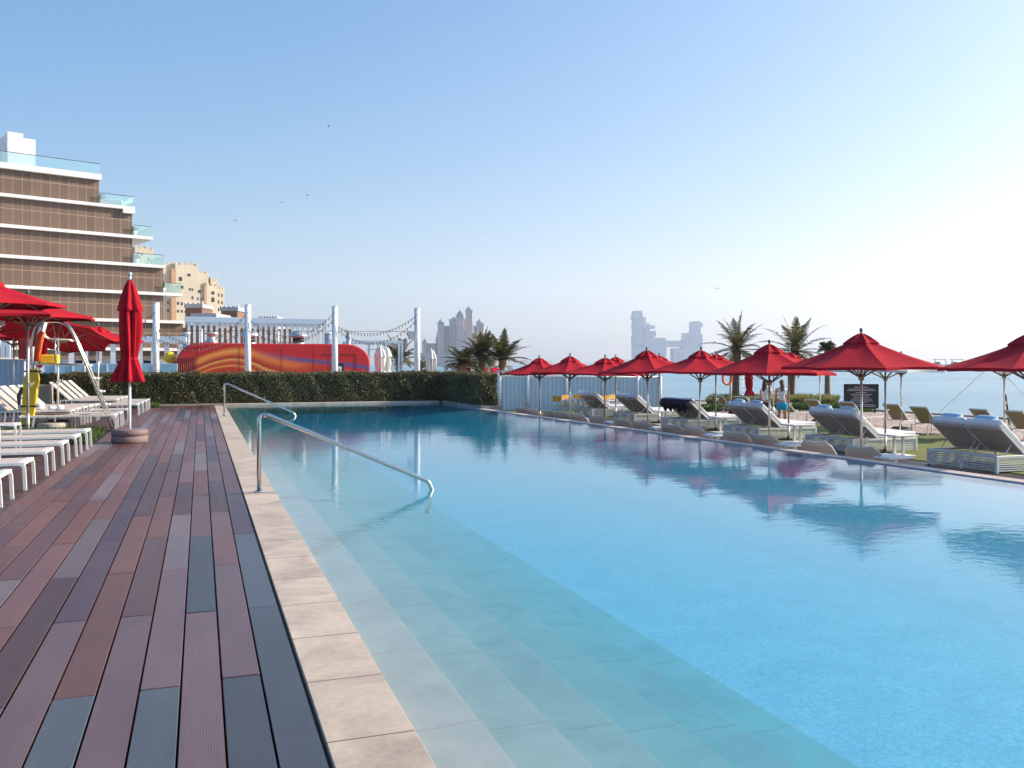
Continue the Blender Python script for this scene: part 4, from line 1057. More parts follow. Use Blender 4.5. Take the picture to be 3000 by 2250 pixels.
mb = MB(); mb.tube([a+Vector((0,0,2.5)), b_+Vector((0,0,2.5))], .05, 8)
for k in range(22):
    q = a.lerp(b_, .30+k*.7/22); mb.cyl((q.x,q.y+.1), .018, 1.68, 2.5, 6)
mb.build('window_bars', M['vent'], fo)
st = boxthing('store_wall', 'pale store wall with dark openings behind the corrugated fence', 'wall', fo.location.x-9, fo.location.x-.1, fo.location.y+2.2, fo.location.y+2.5, 0, 2.75, 'paleblue')
for k in range(5): MB().box(-3.5+k*1.6,-2.6+k*1.6,-.17,-.151,1.6,2.35).build('opening', M['darkglass'], st)

# pergola
pg = thing('white_pergola', 'long white pergola with a row of upright fins above the red trailer', 'pergola', ony(750,54))
a, b_ = ony(541,54)-pg.location, ony(958,54)-pg.location; ztop, zb = 4.18, 3.84
MB().rbox(a.x,b_.x,0,.35,zb,ztop,.02).build('front_beam', M['paleblue'], pg)
MB().rbox(a.x,b_.x,4.2,4.5,zb,ztop,.02).build('rear_beam', M['paleblue'], pg)
n_ = 26
for k in range(n_):
    xx = a.x+.15+(b_.x-a.x-.4)*k/(n_-1)
    MB().box(xx,xx+.15,.06,.30,0.02,zb-.002).build('fin', M['white_post'], pg)
for k in range(14):
    xx = a.x+.2+(b_.x-a.x-.5)*k/13; MB().box(xx,xx+.10,.352,4.198,zb+.05,zb+.28).build('rafter', M['paleblue'], pg)
MB().box(a.x-.2,b_.x-1.6,5.2,5.4,0,3.75).build('rear_wall', M['brownpanel'] if 'brownpanel' in M else M['brownwall'], pg)
# second pergola (open frame) to the right
pf = thing('open_pergola', 'slender pale open pergola frame right of the red trailer', 'pergola', ony(1105,50))
a, b_ = ony(1028,50)-pf.location, ony(1182,50)-pf.location
zt = zat(996, 49.5)
for yy in (0, 3.0): MB().box(a.x,b_.x,yy,yy+.14,zt-.16,zt).build('beam', M['paleblue'], pf)
for xx in (a.x, (a.x+b_.x)/2, b_.x-.3, b_.x-.12):
    for yy in (0, 3.0): MB().box(xx,xx+.12,yy+.01,yy+.13,0,zt-.161).build('post', M['paleblue'], pf)
for k in range(9):
    xx = a.x+.1+(b_.x-a.x-.25)*k/8; MB().box(xx,xx+.06,.142,2.998,zt-.12,zt-.03).build('rafter', M['paleblue'], pf)
# white-topped short posts beyond the trailer roof
for i, (px, py, r, lb) in enumerate([(546,978,.20,'short grey post with white cap, left end of the trailer roof line'),(591,968,.055,'thin white post before the pergola fins, left'),
    (815,972,.06,'thin white post before the pergola fins, right'),(962,978,.21,'grey round chimney pipe with white cap beside the third white post'),(1021,974,.13,'grey and white flue pipe above the trailer nose')]):
    D = 48.5; p = onD(px, D, 0); z = zat(py, D)
    t = thing('short_post', lb, 'post', p); MB().cyl((0,0), r, 0, z, 16).build('shaft', M['vent'] if r > .1 else M['white_post'], t); MB().cyl((0,0), r*1.12, z+.001, z+.07, 16).build('cap', M['white_post'], t)
# white low shelter behind the hedge at the right
wsx = thing('white_shelter', 'low white shelter with an opening behind the right part of the hedge', 'shelter', onD(1412, 48, -.1))
hz = zat(1071, 48)+.1
MB().box(-1.75,1.75,0,1.8,hz-.12,hz).build('roof', M['white'], wsx)
for xx in (-1.7,-1.2,-.35,.35,1.55): MB().box(xx,xx+.16,.05,.2,0,hz-.121).build('post', M['white'], wsx)
MB().box(-.35,1.7,.6,.75,0,hz-.4).build('wall', M['paleblue'], wsx)
MB().box(-1.04,-.36,.6,.7,0,hz-.5).build('counter', M['bark'], wsx)

# pale corrugated fence behind the yellow chairs
M['fencepaint'] = simple('fence_paint', (.58,.71,.82), .5, var=.05, vs=1)
ff = thing('pale_fence', 'long pale blue corrugated fence with posts behind the yellow chairs', 'fence', onD(1456, 42.7, TZ))
a = Vector((0,0,0)); b_ = onD(1936, 42.7, TZ)-ff.location; d = b_.normalized(); Lf = b_.length
mb = MB(); corrugated(mb, a, b_, .0, 1.56, .20, .045); mb.build('panel', M['fencepaint'], ff, solid=.01)
def fpt(px): return onD(px, 42.7, TZ)-ff.location
MB().tube([a+Vector((0,0,1.60)), b_+Vector((0,0,1.60))], .045, 8).build('top_rail', M['white'], ff)
for px in (1465,1546,1660,1768,1868,1934):
    q = fpt(px); nn = Vector((d.y,-d.x,0))*.06; MB().cyl((q.x+nn.x,q.y+nn.y), .075, 0, 1.66, 14).build('post', M['white_post'], ff)
for k in range(44):
    q = a.lerp(b_, (k+.5)/44); 
    if k < 34: MB().box(q.x-.03,q.x+.03,q.y-.01,q.y+.01,1.65,1.86).build('picket', M['white_post'], ff)
MB().tube([a+Vector((0,0,1.88)), a.lerp(b_,.78)+Vector((0,0,1.88))], .03, 8).build('picket_rail', M['white_post'], ff)

# yellow director chairs and white tables
def director(label, group):
    t = thing('director_chair', label, 'chair', (0,0,0), 0, group)
    for s in (-1, 1):
        mb = MB(); mb.tube([(-.22,s*.25,.03),(.22,s*.25,.47)], .014, 7); mb.tube([(.22,s*.25,.03),(-.22,s*.25,.47)], .014, 7); mb.tube([(-.24,s*.25,.02),(.24,s*.25,.02)], .014, 7)
        mb.tube([(-.22,s*.25,.47),(-.22,s*.25,.86)], .015, 7); mb.tube([(.22,s*.25,.47),(.22,s*.25,.64)], .013, 7); mb.build('leg_frame', M['white'], t)
        MB().box(-.24,.25,s*.25-.03,s*.25+.03,.64,.662).build('armrest', M['white'], t)
    MB().rbox(-.22,.22,-.25,.25,.455,.467,.004).build('seat', M['yellowcloth'], t)
    MB().rbox(-.235,-.20,-.26,.26,.63,.86,.006).build('backrest', M['yellowcloth'], t)
    return t
GY = 'yellow director chairs in front of the pale fence'
Y0 = director('yellow director chair leftmost, turned sideways before the fence', GY)
ys = [(1643,37.6,20),(1668,38.6,-70),(1700,39.0,-100),(1724,37.8,160),(1782,38.2,20),(1808,39.2,-70),(1842,39.2,-100),(1862,38.2,160)]
yl = [None,'yellow director chair second from left, back towards the camera','yellow director chair right of the left white table, facing it','yellow director chair at the right end of the left set',
      'yellow director chair at the left end of the right set','yellow director chair second in the right set','yellow director chair third in the right set','yellow director chair rightmost before the fence end']
for (px, D, a_), lb in zip(ys, yl):
    loc = onD(px, D, TZ+.012)
    if lb is None: Y0.location = loc; Y0.rotation_euler[2] = R(a_)
    else: dup(Y0, loc, R(a_), lb)
def small_table(label):
    t = thing('cafe_table', label, 'table', (0,0,0), 0, 'white tables among the yellow chairs')
    MB().rbox(-.36,.36,-.36,.36,.70,.73,.01).build('table_top', M['white'], t)
    for a in (0,1,2,3):
        x, y = (.3 if a < 2 else -.3), (.3 if a % 2 else -.3); MB().tube([(x,y,.70),(x,y,0)], .016, 8).build('leg', M['white'], t)
    return t
TT = small_table('white square table between the left yellow chairs'); TT.location = onD(1684, 38.0, TZ+.012)
dup(TT, onD(1825, 38.4, TZ+.012), 0, 'white square table between the right yellow chairs')

# =================================================================== PALMS, GRASSES
def palm(label, loc, trunk_h, lean, fl, nf, seed, group, up=(.2,1.25), lw=.37):
    rr = random.Random(seed); t = thing('palm_tree', label, 'palm tree', loc, 0, group)
    pts = []; rs = []
    for i in range(14):
        u = i/13; pts.append((lean*u*u, 0, trunk_h*u)); rs.append((.19-.05*u)*(1+.07*(i % 2))+(.06 if u > .8 else 0))
    MB().tube(pts, .1, 12, rs=rs).build('trunk', M['bark'], t)
    top = Vector((lean,0,trunk_h)); mb = MB()
    for k in range(nf):
        az = 2.399*k+rr.uniform(-.3,.3); el = up[1]-(up[1]-up[0])*(k/nf)+rr.uniform(-.12,.12); L = fl*rr.uniform(.85,1.12)
        p = top.copy(); d = Vector((math.cos(az)*math.cos(el), math.sin(az)*math.cos(el), math.sin(el))); N_ = 13; line = [p.copy()]
        droop = rr.uniform(.055,.10)
        for i in range(N_):
            d = (d+Vector((0,0,-droop*(.4+i/N_)))).normalized(); p = p+d*L/N_; line.append(p.copy())
        mb.tube(line, .014, 4, rs=[.022*(1-.8*i/N_) for i in range(N_+1)])
        M_ = 50
        for j in range(3, M_):
            u = j/M_*N_; i = min(int(u), N_-1); q = line[i].lerp(line[i+1], u-i); tdir = (line[i+1]-line[i]).normalized()
            side = tdir.cross(Vector((0,0,1))); side = side.normalized() if side.length > .1 else Vector((math.sin(az),-math.cos(az),0)); upv = side.cross(tdir)
            ll = lw*math.sin(math.pi*min(1,(j/M_)*.9+.14))*rr.uniform(.8,1.15)+.05
            for s in (-1, 1):
                e = (side*s*.95+tdir*.45+upv*rr.uniform(-.05,.4)+Vector((0,0,-.12))).normalized(); wv = tdir*.019
                mid = q+e*ll*.55+Vector((0,0,-.01)); end = q+e*ll+Vector((0,0,-.10*ll))
                mb.add([q-wv, q+wv, mid+wv*.9, end, mid-wv*.9], [(0,1,2,3,4)])
    mb.build('crown', M['palmleaf'], t)
    return t
PB = 'palms in the grass bed on the beach'
palm('date palm left of the two women, tall straight trunk', onD(2155, 46, TZ+.1), 2.85, .1, 2.0, 20, 1, PB, (-.45,1.4))
palm('date palm behind the women, bushy upright crown', onD(2318, 46, TZ+.1), 2.75, .25, 2.15, 26, 2, PB, (-.6,1.38))
palm('small distant palm just showing behind the tallest parasol', onD(2424, 60, TZ), 3.2, 0, .75, 18, 3, None, (-.1,1.3))
PC = 'palms behind the right part of the hedge'
palm('leftmost palm above the hedge with a long drooping frond', onD(1356, 47, -.4), 1.9, 0, 1.35, 20, 4, PC, (-.2,1.2))
palm('middle palm above the hedge, tallest and fullest', onD(1412, 48, -.4), 2.2, 0, 1.65, 28, 5, PC, (-.1,1.4))
palm('rightmost palm above the hedge with steep fronds', onD(1468, 48, -.4), 2.1, .1, 1.75, 22, 6, PC, (.1,1.4))
palm('low palm spray just right of the three palms', onD(1530, 50, -.6), 1.2, 0, 1.5, 12, 8, PC, (.1,.9))
palm('palm between the open pergola and the last white post', onD(1170, 52, 0), 1.7, 0, 1.9, 20, 9, None, (-.1,1.2))
# green bush beside last post
def bush(name, lb, loc, rx, rz, n, size, mat, seed, cat='bush'):
    rr = random.Random(seed); mb = MB()
    for _ in range(n):
        v = Vector((rr.gauss(0,1), rr.gauss(0,1), abs(rr.gauss(0,1)))).normalized()*rr.uniform(.6,1.0)**.5
        p = Vector((v.x*rx, v.y*rx, v.z*rz)); a = (v+Vector((rr.uniform(-1,1),rr.uniform(-1,1),rr.uniform(-1,1)))).normalized(); t_ = a.orthogonal().normalized(); b2 = a.cross(t_); s = size*rr.uniform(.6,1.3)
        mb.add([p-t_*s, p+b2*s*.5, p+t_*s, p-b2*s*.5], [(0,1,2,3)])
    o = mb.build(name, M[mat]); o.location = loc; tag(o, lb, cat); return o
bush('round_bush', 'dark green bush just right of the last white post', onD(1246, 50, 0), .9, 1.75, 1600, .07, 'hedge', 21)
# grass bed
def blades(mb, x0, x1, y0, y1, z, n, h, rr, wd=.012, spread=.25, inside=None):
    for _ in range(n):
        x, y = rr.uniform(x0,x1), rr.uniform(y0,y1)
        if inside and not inside(x, y): continue
        hh = h*rr.uniform(.55,1.15); a = rr.uniform(0,6.28); lx, ly = math.cos(a)*spread*hh*rr.random(), math.sin(a)*spread*hh*rr.random(); wx, wy = math.sin(a)*wd, -math.cos(a)*wd
        mb.add([(x-wx,y-wy,z),(x+wx,y+wy,z),(x+lx*.4+wx*.8,y+ly*.4+wy*.8,z+hh*.6),(x+lx,y+ly,z+hh)], [(0,1,2,3)])
rg = random.Random(5)
def bedthing(label, name, mat, pxa, pxb, D0, D1, n, h, base):
    p = onD((pxa+pxb)/2, (D0+D1)/2, TZ); mb = MB()
    for _ in range(n):
        px = rg.uniform(pxa,pxb); D = rg.uniform(D0,D1); q = onD(px, D, base)-Vector((p.x,p.y,0))
        hh = h*rg.uniform(.55,1.15)*(.92+.14*math.sin(px*.09)*math.sin(px*.031)); a = rg.uniform(0,6.28); sp = rg.uniform(.1,.6)*hh; wx, wy = math.sin(a)*.022, -math.cos(a)*.022
        mb.add([(q.x-wx,q.y-wy,base),(q.x+wx,q.y+wy,base),(q.x+math.cos(a)*sp*.4+wx*.7,q.y+math.sin(a)*sp*.4+wy*.7,base+hh*.65),(q.x+math.cos(a)*sp,q.y+math.sin(a)*sp,base+hh)], [(0,1,2,3)])
    o = mb.build(name, M[mat]); o.location = (p.x,p.y,0); tag(o, label, 'grass', kind='stuff'); return o
bedthing('tall pale tufted grass around the palm trunks on the beach', 'tall_grass', 'grass', 2078, 2448, 43.5, 46.5, 12000, .62, TZ+.05)
def low_cover(name, lb, mat, pxa, pxb, D0, D1, n, base, hfun, size):
    p = onD((pxa+pxb)/2, (D0+D1)/2, TZ); mb = MB()
    for _ in range(n):
        px = rg.uniform(pxa,pxb); D = rg.uniform(D0,D1); q = onD(px, D, 0)-Vector((p.x,p.y,0)); zz = base+rg.random()**.6*hfun(px)
        a = Vector((rg.uniform(-1,1), rg.uniform(-1,1), rg.uniform(.1,1))).normalized(); t_ = a.orthogonal().normalized(); b2 = a.cross(t_); s = size*rg.uniform(.6,1.3); c = Vector((q.x,q.y,zz))
        mb.add([c-t_*s, c+b2*s*.5, c+t_*s, c-b2*s*.5], [(0,1,2,3)])
    o = mb.build(name, M[mat]); o.location = (p.x,p.y,0); tag(o, lb, 'ground cover', kind='stuff')
low_cover('ground_cover', 'low dark green ground cover in front of the tall grass', 'gcover', 1985, 2565, 41.2, 43.8, 12000, TZ, lambda px: .36*max(.15, min(1, (2580-px)/120))*max(.2,min(1,(px-1975)/120)), .06)
# planting on the left deck (two small strips)
mb = MB(); mb.box(-4.85,-1.93,18.35,21.9,-.06,-.03)
tag(mb.build('planting_bed', M['soil']), kind='structure')
mb = MB(); blades(mb, -4.8, -1.98, 18.45, 21.8, -.03, 9000, .15, rg, .012, .7)
o = mb.build('green_planting', M['gcover']); tag(o, 'low bright green planting in the bed behind the sixth flat lounger', 'plants', kind='stuff')
mb = MB(); blades(mb, -2.2, -1.35, 32.2, 33.5, 0, 1500, .16, rg, .012, .7)
o = mb.build('green_planting', M['gcover']); tag(o, 'small strip of low green planting at the left foot of the hedge', 'plants', kind='stuff')

# notice board
nb = thing('notice_board', 'black notice board with white lines of small text, on the beach right of the palms', 'notice board', onD(2523, 40.5, TZ))
rz_ = -YAW*0-R(25); nb.rotation_euler[2] = -R(28)
zb_, zt_ = zat(1197,40.5)-TZ, zat(1125,40.5)-TZ
MB().rbox(-.76,.76,-.02,.02,zb_,zt_,.005).build('board', M['black'], nb)
for s in (-.6, .6): MB().box(s-.03,s+.03,.025,.07,0,zt_-.1).build('post', M['black'], nb)
mb = MB(); rr = random.Random(9)
lines = [(.30,.88,.02),(.55,.80,.016),(.62,.74,.016),(.25,.66,.014),(.48,.59,.014),(.40,.53,.014),(.33,.46,.014),(.44,.39,.014),(.5,.32,.014),(.25,.26,.014),(.6,.16,.016),(.62,.10,.016)]
for hw, v, hh in lines:
    z = zb_+(zt_-zb_)*v; x = -hw
    while x < hw:
        wv = rr.uniform(.025,.09); mb.box(x, min(hw, x+wv), -.026, -.021, z-hh, z+hh*.3); x += wv+.02
mb.build('text_lines', M['white'], nb)

# lifebuoy stand by the left palm
lbs = thing('lifebuoy_stand', 'white pole with an orange ring lifebuoy beside the left beach palm', 'lifebuoy', onD(2140, 42.5, TZ))
MB().cyl((0,0), .05, 0, 2.35, 10).build('pole', M['beigerim'], lbs)
MB().tube([(-.22+.26*math.cos(a)*C_, -.06-.26*math.cos(a)*S_*-0, 1.55+.30*math.sin(a)) for a in [2*math.pi*k/24 for k in range(24)]], .055, 8, closed=True).build('ring', M['orange'], lbs)
ldr = thing('white_ladder', 'small white ladder frame leaning right of the left beach palm trunk', 'ladder', onD(2172, 50, TZ))
for s in (-.18, .18): MB().tube([(s,0,0),(s+.05,.2,1.7)], .02, 6).build('rail', M['white'], ldr)
for k in range(6): MB().tube([(-.18,.03*k,.25+k*.24),(.22,.03*k,.25+k*.24)], .015, 6).build('rung', M['white'], ldr)
# slanting guy cables at the right
ug = thing('guyed_mast', 'leaning dark umbrella mast with two guy ropes at the right edge by the sea', 'mast', onD(2962, 27.5, TZ))
p0 = Vector((0,0,0)); MB().tube([(0,0,0), onD(2946, 27.5, zat(1155,27.5))-ug.location], .03, 8).build('mast', M['black'], ug)
MB().tube([onD(2912,27,zat(1062,27))-ug.location, onD(2755,29.5,zat(1205,29.5))-ug.location], .008, 5).build('guy_rope', M['vent'], ug)
MB().tube([onD(2952,27,zat(1108,27))-ug.location, onD(3010,27,zat(1165,27))-ug.location], .008, 5).build('guy_rope', M['vent'], ug)

# =================================================================== PEOPLE
def skin_mesh(name, verts, edges, mat, parent, sub=2, root=0):
    me = bpy.data.meshes.new(name); me.from_pydata([v[:3] for v in verts], edges, []); me.materials.append(mat)
    o = bpy.data.objects.new(name, me); COL.objects.link(o); o.parent = parent
    m = o.modifiers.new('skin', 'SKIN'); m.use_smooth_shade = True
    for i, v in enumerate(verts):
        r = v[3]; me.skin_vertices[0].data[i].radius = (r, r) if not isinstance(r, tuple) else r
        me.skin_vertices[0].data[i].use_root = (i == root)
    s = o.modifiers.new('sub', 'SUBSURF'); s.levels = sub; s.render_levels = sub; return o
def person(label, loc, rz, shirt, shorts, hair, H=1.66, arms='bent', long_hair=True):
    # local frame: faces +x; z up; y left
    t = thing('person', label, 'person', loc, rz)
    k = H/1.66
    V = [(0,0,.92,(.135,.105)),(0,0,1.05,(.115,.085)),(0,0,1.20,(.13,.09)),(0,0,1.34,(.135,.085)),(.0,0,1.42,(.06,.055)),(.012,0,1.47,.046),(.02,0,1.53,.070),(.022,0,1.60,.078),(.012,0,1.645,.05)]
    E = [(i,i+1) for i in range(8)]
    def chain(start, pts):
        p = start
        for q in pts: V.append(q); E.append((p, len(V)-1)); p = len(V)-1
        return p
    for s in (-1, 1):
        chain(0, [(0,s*.085,.84,.088),(.02*s,s*.09,.66,.072),(.02*s,s*.09,.47,.050),(0.01*s,s*.09,.36,.052),(0,s*.09,.20,.038),(-.01,s*.09,.085,.034),(.05,s*.095,.035,.034),(.14,s*.10,.022,.026)])
        if arms == 'bent': w = chain(3, [(0,s*.165,1.35,.048),(-.01,s*.20,1.22,.038),(-.02,s*.205,1.08,.032),(.10,s*.16,1.05,.029),(.20,s*.10,1.08,.023),(.24,s*.08,1.09,.026),(.28,s*.06,1.10,.022)])
        else: w = chain(3, [(0,s*.165,1.35,.048),(-.01,s*.20,1.22,.038),(-.01,s*.215,1.08,.032),(.03,s*.22,.95,.028),(.05,s*.22,.86,.021),(.06,s*.22,.82,.024),(.07,s*.22,.78,.021)])
        e = Vector(V[w][:3]); d = (e-Vector(V[w-1][:3])).normalized(); sd_ = Vector((0,1,0)) if abs(d.y) < .7 else Vector((0,0,1))
        for f, ln in enumerate((.062,.070,.066,.052)):
            o_ = sd_*(f-1.5)*.017*s; chain(w, [tuple(e+o_+d*.012)+(.0085,), tuple(e+o_+d*ln*.6-Vector((0,0,.006)))+(.008,), tuple(e+o_*1.1+d*ln-Vector((0,0,.018)))+(.007,)])
        tb = Vector(V[w-1][:3]); chain(w-1, [tuple(tb+sd_*(-s)*.026+d*.02)+(.010,), tuple(tb+sd_*(-s)*.038+d*.05)+(.008,)])
    # nose and ears
    V.append((.100,0,1.56,.012)); E.append((6, len(V)-1))
    for s in (-1, 1): V.append((.01,s*.082,1.565,.014)); E.append((6, len(V)-1))
    skin_mesh('body', [(v[0]*k,v[1]*k,v[2]*k,(tuple(q*k for q in v[3]) if isinstance(v[3], tuple) else v[3]*k)) for v in V], E, M['skin'], t)
    sv_ = [(0,0,.93,(.165,.125)),(0,0,1.06,(.145,.11)),(0,0,1.20,(.155,.11)),(0,0,1.33,(.15,.10)),(0,0,1.385,(.10,.075))]; se = [(0,1),(1,2),(2,3),(3,4)]
    for s in (-1, 1):
        sv_.append((0,s*.155,1.355,.062)); se.append((3, len(sv_)-1)); sv_.append((-.008,s*.195,1.25,.055)); se.append((len(sv_)-2, len(sv_)-1))
    skin_mesh('shirt', [(a*k,b*k,c*k,(tuple(q*k for q in r) if isinstance(r, tuple) else r*k)) for a,b,c,r in sv_], se, M[shirt], t)
    hv = [(0,0,.95,(.17,.135)),(0,0,.88,(.175,.14))]; he = [(0,1)]
    for s in (-1, 1):
        hv.append((0,s*.09,.78,.108)); he.append((1, len(hv)-1)); hv.append((.015*s,s*.095,.60,.098)); he.append((len(hv)-2, len(hv)-1))
    skin_mesh('shorts', [(a*k,b*k,c*k,(tuple(q*k for q in r) if isinstance(r, tuple) else r*k)) for a,b,c,r in hv], he, M[shorts], t)
    mb = MB(); mb.ball((-.022*k,0,1.592*k), .094*k, 12, 1.05)
    if long_hair: mb.tube([(-.055*k,0,1.60*k),(-.085*k,0,1.50*k),(-.098*k,0,1.40*k),(-.10*k,.01,1.31*k),(-.095*k,.015,1.24*k)], .05, 10, rs=[.075*k,.078*k,.070*k,.055*k,.02*k])
    mb.build('hair', M[hair], t)
    mb = MB()
    for s in (-1, 1): mb.ball((.092*k,s*.028*k,1.59*k), .010, 6)
    mb.build('eyes', M['hair'], t)
    mb = MB(); mb.ball((.088*k,0,1.525*k), .012, 6, .45); mb.build('mouth', M['maroon'], t)
    for s in (-1, 1): MB().rbox(-.05,.20,s*.095-.045,s*.095+.045,0,.028,.01).build('sandal', M['hair'], t)
    return t
person('woman in white T-shirt and navy shorts standing behind the daybeds, long dark hair', onD(2244, 30.2, TZ+.012), R(20), 'shirt', 'navyshorts', 'hair', 1.68, 'bent')
person('woman in white top and aqua shorts seen from behind, brown hair', onD(2291, 30.4, TZ+.012), R(62), 'shirt', 'aqua', 'hairlight', 1.66, 'bent')

# =================================================================== HOTEL (left)
def panel_mat():
    m, n, b = newmat('brown_facade_panels')
    tc = ND(n, 'TexCoord'); sx = ND(n, 'SeparateXYZ'); n.links.new(tc.outputs['Object'], sx.inputs[0])
    X, Z = sx.outputs['X'], sx.outputs['Z']
    qx = mathn(n, 'FRACT', mathn(n, 'DIVIDE', mathn(n, 'ADD', X, 100), .92)); jx = mathn(n, 'LESS_THAN', qx, .045)
    zz = mathn(n, 'FRACT', mathn(n, 'DIVIDE', mathn(n, 'ADD', Z, 33-2.98+.0), 3.28)); jz = mathn(n, 'LESS_THAN', mathn(n, 'ABSOLUTE', mathn(n, 'SUBTRACT', zz, .70)), .011)
    j = mathn(n, 'MAXIMUM', jx, jz)
    wn = ND(n, 'TexWhiteNoise', noise_dimensions='2D'); cx = ND(n, 'CombineXYZ')
    n.links.new(mathn(n, 'FLOOR', mathn(n, 'DIVIDE', mathn(n, 'ADD', X, 100), .92)), cx.inputs[0]); n.links.new(mathn(n, 'FLOOR', mathn(n, 'DIVIDE', Z, 3.28)), cx.inputs[1]); n.links.new(cx.outputs[0], wn.inputs['Vector'])
    c = ramp(n, wn.outputs['Value'], [(0, (.14,.088,.060)), (1, (.18,.115,.082))])
    st_ = noise(n, 1.0, 4, objvec(n, (14,1,.25))); c = mixc(n, .5, c, ramp(n, st_, [(.3, (.8,.8,.8)), (.7, (1.15,1.15,1.15))]), 'MULTIPLY')
    c = mixc(n, j, c, (.38,.26,.18)); n.links.new(c, b.inputs['Base Color']); b.inputs['Roughness'].default_value = .55; return m
M['facade'] = panel_mat()
M['slab'] = simple('white_slab_edge', (.80,.76,.74), .6, var=.04, vs=.5)
hd = Vector((.774*C_+.633*S_, -.774*S_+.633*C_, 0))       # facade direction in plan
ang = math.atan2(hd.y, hd.x)
h0 = onD(0, 95.0, 0)
ht = thing('brown_hotel', 'stepped brown panelled hotel with white floor slabs at the left edge', 'building', h0, ang)
Z = [-.5, 3.0, 6.3, 9.58, 12.83, 16.08, 19.37, 22.66]
def tpx(px):      # distance along the facade at which it crosses a sight column
    xc = (px-1500)/F; return (xc*95+54.81)/(.774-xc*.633)
wallend = {0:tpx(536),1:tpx(536),2:tpx(478),3:tpx(478),4:tpx(387),5:tpx(387),6:tpx(290)}
# local +x along facade; the facade faces local -y; building depth runs to +y
for k in range(7):
    MB().box(-45, wallend[k], 0, 16-.02*k, Z[k]+.35 if k else -.5, Z[k+1]-.002).build('facade', M['facade'], ht)
slabend = {1:tpx(537),2:tpx(537),3:tpx(530),4:tpx(481),5:tpx(443),6:tpx(391),7:tpx(294)}
for k in range(1, 8):
    th_ = .36 if k < 7 else .62
    MB().box(-45.2, slabend[k], -.55, 16.3, Z[k]-(.0 if k < 7 else .28), Z[k]+.349-(0 if k<7 else .0)).build('floor_slab', M['slab'], ht)
MB().box(tpx(357), slabend[6]+.02, -.57, 3.0, Z[6]-.45, Z[6]+.0).build('balcony_upstand', M['slab'], ht)
for k, t0 in ((7,-45),(6,wallend[6]),(5,wallend[5]),(4,wallend[4]),(3,wallend[2])):
    t1 = slabend[k]-.15; zz = Z[k]+.35
    g = MB(); g.box(t0,t1,-.5,-.47,zz,zz+1.15)
    if k < 7: g.box(t1-.03,t1,-.47,7,zz,zz+1.15)
    r = g.build('glass_balustrade', M['roofglass'] if False else M['glassrail'], ht)
    MB().box(t0,t1+.02,-.52,-.45,zz+1.151,zz+1.21).build('handrail', M['darkglass'], r)
M['white2'] = simple('white_render', (.80,.77,.76), .7, var=.03, vs=.5)
def tpy(px, yy): xc = (px-1500)/F; return (xc*(95+.774*yy)+54.81+.633*yy)/(.774-.633*xc)
MB().box(tpy(22,3),tpy(68,3),3,9,Z[7]+.35,Z[7]+4.5).build('roof_box', M['white2'], ht)
MB().box(tpy(68,3)+.01,tpy(104,3.2),3.2,9,Z[7]+.35,Z[7]+4.05).build('roof_box', M['white2'], ht)
mb = MB().box(-3,tpy(2,4),4,6,Z[7]+.35,Z[7]+2.2); mb.build('roof_plant', M['vent'], ht)
mb = MB().box(tpy(4,4),tpy(19,4),4,6,Z[7]+.35,Z[7]+3.1); mb.build('roof_unit', M['white2'], ht)
# terrace furniture and potted plants on the stepped balconies
def pot(lb, tt, lev, h=1.0):
    p = h0+hd*tt+Vector((-hd.y,hd.x,0))*1.2; t = thing('potted_plant', lb, 'potted plant', (p.x,p.y,Z[lev]+.35), 0, 'potted plants on the hotel balconies')
    MB().lathe((0,0,0), [(.22,0),(.34,.7),(.30,.7),(.02,.66)], 14).build('pot', M['white2'], t)
    mb = MB(); rr = random.Random(lev*7)
    for _ in range(60):
        a = rr.uniform(0,6.28); e = rr.uniform(.3,1.4); L = h*rr.uniform(.6,1); d = Vector((math.cos(a)*math.cos(e), math.sin(a)*math.cos(e), math.sin(e))); s = Vector((-math.sin(a),math.cos(a),0))*.06
        b0 = Vector((0,0,.66)); m1 = b0+d*L*.6; m2 = b0+d*L+Vector((0,0,-.25*L)); mb.add([b0-s*.4, b0+s*.4, m1+s, m2, m1-s], [(0,1,2,3,4)])
    mb.build('leaves', M['palmleaf'], t)
pot('potted palm on the highest stepped balcony of the brown hotel', tpx(305), 6, 1.3)
pot('potted plant on the second balcony of the brown hotel', tpx(402), 5, 1.2)
pot('potted plant on the third balcony of the brown hotel', tpx(408), 4, 1.1)
pot('potted plant on the lowest balcony of the brown hotel', tpx(487), 3, 1.2)
p = h0+hd*tpx(330)+Vector((-hd.y,hd.x,0))*1.0
boxthing('balcony_sofa', 'white sofa behind the glass of the highest stepped balcony', 'sofa', p.x-1.3,p.x+1.3,p.y-.4,p.y+.4,Z[6]+.352,Z[6]+1.15,'white2',.08)

